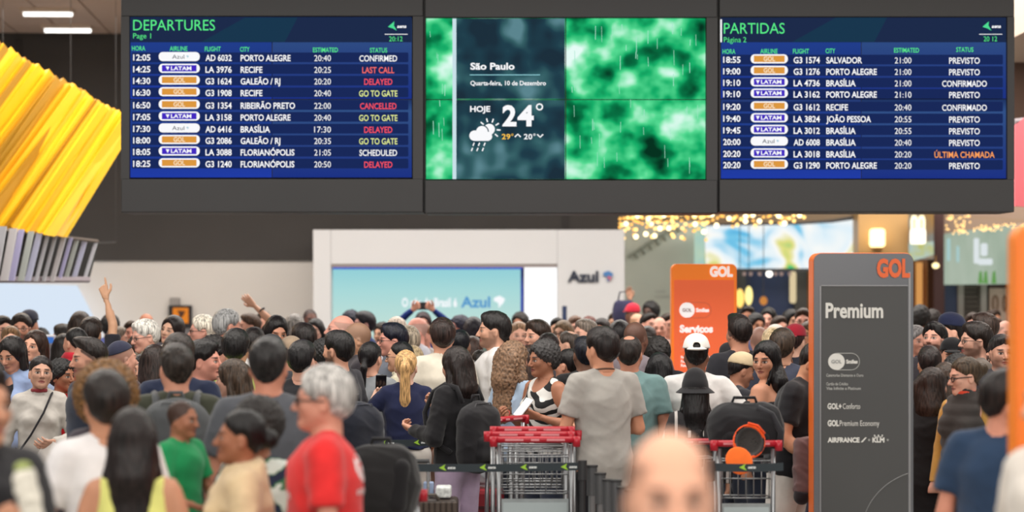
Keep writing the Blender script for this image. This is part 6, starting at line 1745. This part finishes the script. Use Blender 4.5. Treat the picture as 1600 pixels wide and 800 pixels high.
for x in (1366.5, 1372.5, 1378.5): MB().ball(W(x, 680.5, d), .005, 8, 5).build('crown_dot', tw, t)
MB().pbox(1366, 682, 1379, 683, d, .003).build('crown_bar', tw, t)
for x in (1358, 1387):
    for k in range(3):
        a_ = k*math.pi/3; MB().tube([W(x-2*math.cos(a_), 687.5-2*math.sin(a_), d), W(x+2*math.cos(a_), 687.5+2*math.sin(a_), d)], .0018, 4).build('star_mark', tg, t)
MB().tube([W(1456 - 110*math.cos(a_), 835 - 110*math.sin(a_)*.92, d+.002) for a_ in np.linspace(.2, 1.23, 16)], .0028, 5).build('arc_line', mat('arc_grey', (128, 128, 128), .5), t)
Do = 19.2
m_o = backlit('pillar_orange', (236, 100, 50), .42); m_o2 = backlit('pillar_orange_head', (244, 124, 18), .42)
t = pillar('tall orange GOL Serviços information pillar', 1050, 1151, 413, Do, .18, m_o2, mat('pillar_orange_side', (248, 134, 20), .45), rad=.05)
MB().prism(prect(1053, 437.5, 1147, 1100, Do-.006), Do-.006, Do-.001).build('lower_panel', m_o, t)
d = Do - .010; wv = backlit('pillar_type_white', (250, 246, 244), .5)
text('GOL', 1109, 1145, 417, 431.5, d, wv, t, bold=.05)
pill_mark(1073.5, 484.5, 12, 1111, d, wv, mat('outline_pink', (246, 150, 110), .6), mat('txt_brown', (150, 110, 110), .6), t, wv)
text('Serviços', 1062, 1114, 508.5, 519, d, wv, t, bold=.05)
for s, x0, x1_, y in (('Service', 1063, 1092, 534.5), ('Servicios', 1063, 1102, 549)): text(s, x0, x1_, y-8, y, d, mat('outline_pink', (246, 150, 110), .6), t, bold=.0)
for s, x0, x1_, y in (('Remarcação e reembolso', 1064, 1118, 560), ('Rebooking and refund', 1064, 1112, 566.5), ('Reservas y cambios', 1064, 1108, 573)): text(s, x0, x1_, y-4, y, d, wv, t, bold=.02)
Dn = 6.7
t = pillar('out-of-focus orange pillar at the very edge beside the white sleeve', 1590, 1880, 352, Dn, .12, mat('near_orange', (246, 122, 36), .5), mat('pillar_orange_side', (248, 134, 20), .45), rad=.05)

# ---------------------------------------------------------------- queue belts and posts
belt_m = mat('belt_charcoal', (40, 50, 56), .7, bump=.2, nscale=200); mk = mat('belt_green', (160, 206, 60), .7); mw = mat('belt_white', (222, 226, 226), .7)
def belt(label, px0, px1, py0, py1, D, h_px, marks):
    t = thing('queue_belt', label, 'queue belt', (wx((px0+px1)/2, D), D, W(0, py0, D).z))
    a_, b_ = W(px0, py0, D), W(px1, py1, D); hh = h_px*D/F
    n_ = 14; vs = []; fs = []
    for i in range(n_+1):
        f_ = i/n_; x = a_.x + (b_.x-a_.x)*f_; z = a_.z + (b_.z-a_.z)*f_ - .012*4*f_*(1-f_)*.5
        for (y_, z_) in ((D, z), (D, z-hh), (D+.004, z-hh), (D+.004, z)): vs.append((x, y_, z_))
    for i in range(n_):
        for j in range(4): q = i*4; fs.append((q+j, q+(j+1) % 4, q+4+(j+1) % 4, q+4+j))
    fs += [(3, 2, 1, 0), (n_*4, n_*4+1, n_*4+2, n_*4+3)]
    link('webbing', mesh_from('webbing', vs, fs), belt_m, t)
    for x in marks:
        f_ = (x-px0)/(px1-px0); y = py0 + (py1-py0)*f_ + h_px*.5 + .4
        s_ = h_px/11
        MB().prism([(W(x_, y_, D-.002).x, W(x_, y_, D-.002).z) for x_, y_ in ((x-8*s_, y+.5), (x+1*s_, y-4.5*s_), (x-1*s_, y), (x+2.5*s_, y+4.6*s_), (x-2*s_, y+3.2*s_))][::-1], D-.003, D-.001).build('arrow_mark', mk, t)
        text('aena', x+4*s_, x+15*s_, y-1.9*s_, y+1.9*s_, D-.003, mw, t, bold=.04, slant=.25)
    return t
belt('dark queue belt with aena marks crossing in front of the trolleys', 632, 906, 724.5, 722.5, 11.5, 12.2, (695, 758, 822, 885))
belt('dark queue belt with aena marks behind the lilac trousers', 585, 690, 686.5, 685, 13.7, 10.4, (602, 654))
belt('dark queue belt with one aena mark under the orange cap', 1113, 1224, 723.5, 723, 11.2, 12.5, (1164,))
post_m = mat('post_steel', (150, 150, 152), .28, .85); cap_m = mat('post_cap', (44, 44, 46), .4)
rnd = random.Random(4)
for n, (x, y, D) in enumerate(((925, 730, 11.6), (938, 742, 11.35), (950, 752, 11.1), (962, 753, 10.85), (973, 764, 10.6), (985, 768, 10.35))):
    c = W(x, y, D)
    t = thing('queue_post', ('first steel queue post of the stack behind the blurred head, tallest looking', 'second steel queue post of the stack, behind the first', 'third steel queue post of the stack', 'fourth steel queue post of the stack', 'fifth steel queue post, low beside the blurred head', 'sixth steel queue post, closest to the blurred head')[n], 'queue post', (c.x, D, 0), 0, 'steel queue posts stacked together')
    MB().tube([(c.x, D, .03), (c.x, D, c.z-.06)], .021, 12).build('pole', post_m, t, smooth=False)
    MB().tube([(c.x, D, c.z-.16), (c.x, D, c.z)], .030, 14).build('belt_cassette', mat('cassette_grey', (96, 97, 99), .35, .6), t)
    MB().tube([(c.x, D, c.z), (c.x, D, c.z+.012)], .034, 14).build('top_cap', cap_m, t)
    MB().tube([(c.x, D, c.z-.34), (c.x, D, c.z-.315)], .023, 12).build('ring', cap_m, t)
    MB().tube([(c.x, D, 0), (c.x, D, .03)], .10, 18).build('foot', cap_m, t)
for x, y, D, lab in ((586, 690, 13.75, 'slim steel queue post at the left end of the rear belt'), (910, 726, 11.5, 'black queue post at the right end of the front belt'), (1110, 727, 11.2, 'queue post at the left end of the belt under the orange cap'), (631, 729, 11.5, 'queue post hidden behind the black bag, front belt')):
    c = W(x, y-4, D); t = thing('queue_post', lab, 'queue post', (c.x, D, 0))
    MB().tube([(c.x, D, .03), (c.x, D, c.z)], .016, 12).build('pole', cap_m if x in (910, 631) else post_m, t)
    MB().tube([(c.x, D, c.z-.10), (c.x, D, c.z+.01)], .026, 12).build('belt_cassette', cap_m, t)
    MB().tube([(c.x, D, 0), (c.x, D, .03)], .12, 18).build('foot', cap_m, t)

# ---------------------------------------------------------------- luggage trolleys
tr_red = mat('trolley_red', (178, 24, 42), .35); steel = mat('trolley_steel', (150, 152, 154), .3, .8); tw2 = mat('trolley_print', (222, 140, 146), .5)
adp = mat('trolley_panel', (158, 166, 168), .35, .25, noise=.18, nscale=14); adp2 = mat('trolley_poster', (176, 188, 190), .5)
def trolley(label, px, py, D, w=.60, rz=0.0, group=None, panel=True, hw=None, near=False):
    """handle centre at pixel px, py; it stretches away from the camera"""
    c = W(px, py, D); H = c.z
    t = thing('luggage_trolley', label, 'luggage trolley', (c.x, D, 0), rz, group)
    kw = dict(local=True)
    h2 = w/2
    MB().tube([(-h2, 0, H), (h2, 0, H)], .019, 10).build('handle_bar', tr_red, t, True, **kw)
    for s in (-1, 1):
        MB().tube([(s*h2, 0, H+.018), (s*h2, 0, H-.04)], .023, 10).build('handle_end', tr_red, t, True, **kw)
        MB().tube([(s*(h2-.03), .0, H-.03), (s*(h2-.03), .01, .55), (s*(h2-.02), .02, .22), (s*(h2-.02), .10, .12)], .014, 8).build('upright', steel, t, True, **kw)
        MB().tube([(s*(h2-.02), .06, .14), (s*(h2-.08), .58, .14)], .014, 8).build('side_rail', steel, t, True, **kw)
        f = MB().tube([(s*(h2-.04)-.018, .08, .065), (s*(h2-.04)+.018, .08, .065)], .062, 16).build('wheel', mat('rubber', (38, 38, 40), .8), t, True, **kw)
        MB().tube([(s*(h2-.04)-.02, .08, .065), (s*(h2-.04)+.02, .08, .065)], .022, 10).build('hub', steel, f, True, **kw)
    MB().tube([(-.018, .55, .065), (.018, .55, .065)], .062, 16).build('wheel', mat('rubber', (38, 38, 40), .8), t, True, **kw)
    mb = MB()
    for z in (H-.10, H-.20, H-.31): mb.tube([(-h2+.03, .02, z), (h2-.03, .02, z)], .0045, 5)
    for k in range(7):
        x = -h2+.05 + k*(w-.10)/6; mb.tube([(x, .02, H-.10), (x, .02, H-.31)], .0035, 5)
    for s in (-1, 1):
        for z in (H-.10, H-.31): mb.tube([(s*(h2-.03), .02, z), (s*(h2-.05), .17, z)], .0045, 5)
    for z in (H-.10, H-.31): mb.tube([(-h2+.05, .17, z), (h2-.05, .17, z)], .0045, 5)
    mb.build('wire_basket', steel, t, True, **kw)
    mb = MB()
    for k in range(6): y = .1 + k*.09; mb.tube([(-h2+.04, y, .15), (h2-.04, y, .15)], .006, 5)
    mb.build('platform', steel, t, True, **kw)
    if panel:
        MB().box(-h2+.045, h2-.045, .0, .012, H-.88, H-.34).build('advert_panel', adp, t, **kw)
        MB().box(-h2+.055, h2-.055, -.004, .0, H-.53, H-.36).build('poster', adp2, t, **kw)
    # print on the handle
    for k, (a_, b_) in enumerate(((-.36, -.14), (-.05, .05), (.14, .36))):
        q = MB().box(a_*w, b_*w, -.0205, -.0185, H-.006, H+.006).build('print', tw2, t, **kw)
    return t
stack = [('front luggage trolley of the nested row, printed red handle', 836, 687, 11.75, .475), ('second luggage trolley of the nested row', 827, 679, 11.95, .485), ('third luggage trolley of the nested row, handle highest at left', 832, 671, 12.15, .46),
         ('fourth luggage trolley of the nested row, shifted right', 848, 677, 12.35, .44), ('fifth luggage trolley of the nested row, rightmost handle end', 856, 673, 12.55, .44)]
for (lab, x, y, D, w) in stack: trolley(lab, x, y, D, w, 0, 'nested luggage trolleys behind the front belt', panel=(D < 11.8))
trolley('luggage trolley behind the nested row with its red handle turned sideways', 790, 655, 13.2, .42, .9, panel=False)
trolley('luggage trolley loaded with the black backpack and orange cap', 1166, 693, 11.6, .365)
trolley('luggage trolley with a grey red-ended handle left of the backpack trolley', 1078, 690, 12.1, .36, panel=False)
trolley('luggage trolley under the black bag beside the red t-shirt man', 607, 771, 10.1, .34, .05, panel=False)
trolley('luggage trolley at the far left behind the black jacket, red handle', 2, 630, 15.6, .26, panel=False)

def free(name, label, cat, loc, pieces, rz=0.0, group=None):
    t = thing(name, label, cat, loc, rz, group)
    for (n_, me, col) in pieces:
        q = bpy.data.objects.new(n_, me); C.objects.link(q); q.parent = t
        if col: q.color = (*lin(col), 1)
    return t
def softbox(w_, d_, h_, r=.05, amp=.006, tilt=0):
    P = []
    for sx in (-1, 1):
        for sy in (-1, 1): P.append(K((sx*(w_/2-r), sy*(d_/2-r), r), (sx*(w_/2-r)+tilt, sy*(d_/2-r), h_-r), r, r, .06))
    P += [K((-(w_/2-r), 0, h_/2), ((w_/2-r), 0, h_/2), min(d_, h_)*.48, min(d_, h_)*.48, .08), E((0, 0, h_/2), (w_*.49, d_*.5, h_*.5), .08)]
    return P
def tubem(name, pts, r, m=CLOTH, n=7):
    mb = MB().tube(pts, r, n); me = mesh_from(name, mb.v, mb.f, True); me.materials.append(m); return me
# black backpack on the right trolley
c = W(1168, 700, 11.75)
body = sdfm('main_compartment', softbox(.36, .22, .27, .07), .009, post=lambda d, X, Y, Z: d + folds(X, Y, Z, .006, .13))
free('backpack', 'black backpack lying on the loaded luggage trolley', 'backpack', (c.x, 11.85, c.z - .03), [('main_compartment', body, (34, 34, 37)),
    ('grab_handle', tubem('grab_handle', [(-.09, -.02, .26), (-.07, -.03, .315), (.05, -.03, .315), (.07, -.02, .26)], .010), (30, 30, 33)),
    ('shoulder_strap', tubem('shoulder_strap', [(.06, -.08, .26), (.14, -.10, .22), (.19, -.12, .12), (.18, -.13, .02)], .020), (44, 44, 48)),
    ('front_pocket', sdfm('front_pocket', [K((-.10, -.10, .09), (.08, -.10, .09), .05, .05)], .009), (28, 28, 31))])
cc_ = (0, 0, 0)
cap = sdfm('crown', [E((0, 0, 0), (.085, .095, .080))], .005, post=lambda d, X, Y, Z: np.maximum(np.maximum(d, -Z), -(np.sqrt(X**2 + Y**2 + Z**2) - F32(.076))))
brim = sdfm('brim', [E((0, -.125, .0), (.074, .075, .007))], .004)
cp = W(1172, 684, 11.45)
t = free('cap', 'bright orange cap hanging from the handle of the loaded trolley', 'cap', (cp.x, 11.47, cp.z-.02), [('crown', cap, (240, 86, 30)), ('brim', brim, (246, 112, 40)), ('back_strap', tubem('back_strap', [(-.05, .08, .0), (0, .10, .005), (.05, .08, .0)], .008), (234, 78, 30)),
    ('lining', sdfm('lining', [E((0, 0, .004), (.074, .084, .066))], .006, post=lambda d, X, Y, Z: np.maximum(np.maximum(d, F32(.004)-Z), -(np.sqrt(X**2 + (Y*F32(.9))**2 + (Z*F32(1.05))**2) - F32(.066)))), (70, 66, 64)),
    ('sweatband', tubem('sweatband', [(.078*math.cos(a_), .088*math.sin(a_), .006) for a_ in np.linspace(0, 6.2, 20)], .006), (36, 34, 36))])
t.rotation_euler = (math.radians(-64), math.radians(212), 0); t.scale = (1.1,)*3
# black bag on the near trolley
c = W(598, 806, 9.9)
free('travel_bag', 'large soft black bag standing beside the red t-shirt man', 'bag', (c.x, 9.78, c.z), [('main_compartment', sdfm('main_compartment', softbox(.30, .22, .34, .08, tilt=.0), .010, post=lambda d, X, Y, Z: d + folds(X, Y, Z, .008, .16)), (38, 37, 38)),
    ('side_pocket', sdfm('side_pocket', [K((.08, -.09, .08), (.10, -.09, .25), .05, .045)], .009), (30, 29, 31)), ('grab_handle', tubem('grab_handle', [(-.05, 0, .33), (-.04, 0, .38), (.04, 0, .38), (.05, 0, .33)], .011), (30, 29, 31))])
# ribbed brown suitcase with pulled-out handle
Ds = 11.9; c = W(675, 779, Ds); zt = c.z; wS = 80*Ds/F
t = thing('suitcase', 'ribbed dark brown suitcase with its telescopic handle pulled out', 'suitcase', (c.x, Ds, 0))
for k in range(9):
    x0 = c.x - wS/2 + k*wS/9; MB().box(x0+.003, x0+wS/9-.003, Ds-.012, Ds+.24, .06, zt-.02).build('rib', mat('suitcase_brown', (78, 66, 58), .4), t, bevel=.006)
MB().box(c.x-wS/2, c.x+wS/2, Ds, Ds+.23, .05, zt-.008).build('shell', mat('suitcase_dark', (66, 56, 50), .45), t, bevel=.02)
for x in (648, 669): p = W(x, 700, Ds+.1); MB().tube([(p.x, Ds+.1, zt-.02), (p.x, Ds+.1, W(0, 724, Ds).z)], .010, 8).build('telescopic_tube', mat('tube_silver', (190, 190, 192), .25, .8), t)
MB().tube([(W(646, 0, Ds+.1).x, Ds+.1, W(0, 723, Ds).z), (W(671, 0, Ds+.1).x, Ds+.1, W(0, 723, Ds).z)], .013, 8).build('pull_grip', cap_m, t)
MB().tube([(c.x-.10, Ds+.02, zt-.01), (c.x-.08, Ds, zt+.022), (c.x+.02, Ds, zt+.022), (c.x+.04, Ds+.02, zt-.01)], .010, 6).build('top_handle', mat('suitcase_grip', (84, 76, 70), .5), t)
for s in (-1, 1): MB().ball((c.x+s*wS*.42, Ds+.1, .03), .03, 10, 6).build('wheel', mat('rubber', (38, 38, 40), .8), t)
tag(MB().box(c.x+.02, c.x+.11, Ds+.02, Ds+.16, zt+.0005, zt+.065).build('snack_packet', mat('packet_white', (226, 230, 228), .4, noise=.5, nscale=30), None, bevel=.01), 'crumpled white and green packet lying on the brown suitcase', 'packet')
tag(MB().box(c.x-.055, c.x+.005, Ds+.10, Ds+.16, zt, zt+.085).build('paper_cup', mat('cup_blue', (150, 168, 200), .5), None, bevel=.008), 'pale blue and white cup standing on the brown suitcase', 'cup')
# red cases and a clear bag behind the lilac trousers
c = W(757, 765, 13.6)
tt = thing('suitcase', 'dark red suitcase between the lilac trousers and the trolleys', 'suitcase', (c.x, 13.6, 0))
MB().box(c.x-.13, c.x+.13, 13.6, 13.85, .04, c.z).build('shell', mat('case_red', (138, 34, 44), .35), tt, bevel=.03)
MB().box(c.x-.132, c.x+.132, 13.59, 13.61, c.z-.13, c.z-.11).build('seam', mat('case_red_dark', (70, 20, 26), .4), tt)
MB().tube([(c.x-.06, 13.7, c.z-.005), (c.x-.05, 13.7, c.z+.03), (c.x+.05, 13.7, c.z+.03), (c.x+.06, 13.7, c.z-.005)], .009, 6).build('grip', cap_m, tt)
c2 = W(755, 762, 14.35)
tag(link('plastic_bag', sdfm('plastic_bag', [E((c.x, 13.72, c.z+.13), (.10, .08, .13)), K((c.x, 13.72, c.z+.2), (c.x+.03, 13.72, c.z+.28), .03, .04)], .010, mat('clear_plastic', (206, 212, 218), .18, alpha=.55), post=lambda d, X, Y, Z: d + folds(X, Y, Z, .012, .07))), 'translucent plastic bag on top of the dark red suitcase', 'bag')
# mauve jacket held over an arm beside the grey pillar
o = by[(1203, 524)]
c = W(1259, 690, 12.1)
free('draped_jacket', 'mauve jacket held over an arm at the left edge of the grey pillar', 'jacket', (c.x, 12.35, c.z-.30), [('cloth', sdfm('cloth', [K((0, 0, .26), (.01, 0, .0), .045, .055, .03), K((.05, 0, .28), (.07, 0, .0), .04, .05, .03)], .008, post=lambda d, X, Y, Z: d + folds(X, Y, Z, .009, .10)), (118, 92, 92)), ('cuff', sdfm('cuff', [K((.01, -.01, -.05), (.015, -.01, -.02), .050, .052, flat=True)], .008), (40, 34, 38))])
# far raised hand holds a navy bag; white appliance left of the crowd
c = W(975, 492, 25.0)
free('shoulder_bag', 'navy bag with pale lettering far off under the airline wall', 'bag', (c.x, 25.0, c.z-.12), [('main_compartment', sdfm('main_compartment', softbox(.22, .10, .28, .04), .012), (52, 50, 78)), ('strap', tubem('strap', [(-.08, 0, .26), (-.05, 0, .40), (.05, 0, .40), (.08, 0, .26)], .010), (40, 38, 60))])
c = W(72, 548, 19.6)
t = thing('check_in_kiosk', 'white and blue kiosk with grey bars behind the chestnut-haired woman', 'kiosk', (c.x, 19.6, 0))
MB().pbox(62, 524, 86, 900, 19.6, .3).build('cabinet', mat('kiosk_white', (206, 208, 214), .4), t, bevel=.01)
MB().pbox(64, 527, 83, 536, 19.58, .03).build('display', glow('kiosk_blue', (70, 120, 200), .9), t)
for x in (66, 72, 78, 84): MB().pbox(x-1, 538, x+1, 640, 19.55, .04).build('bar', mat('kiosk_grey', (150, 148, 150), .4, .5), t)
# kneeling child glimpsed behind the lilac trousers
fit_texts()
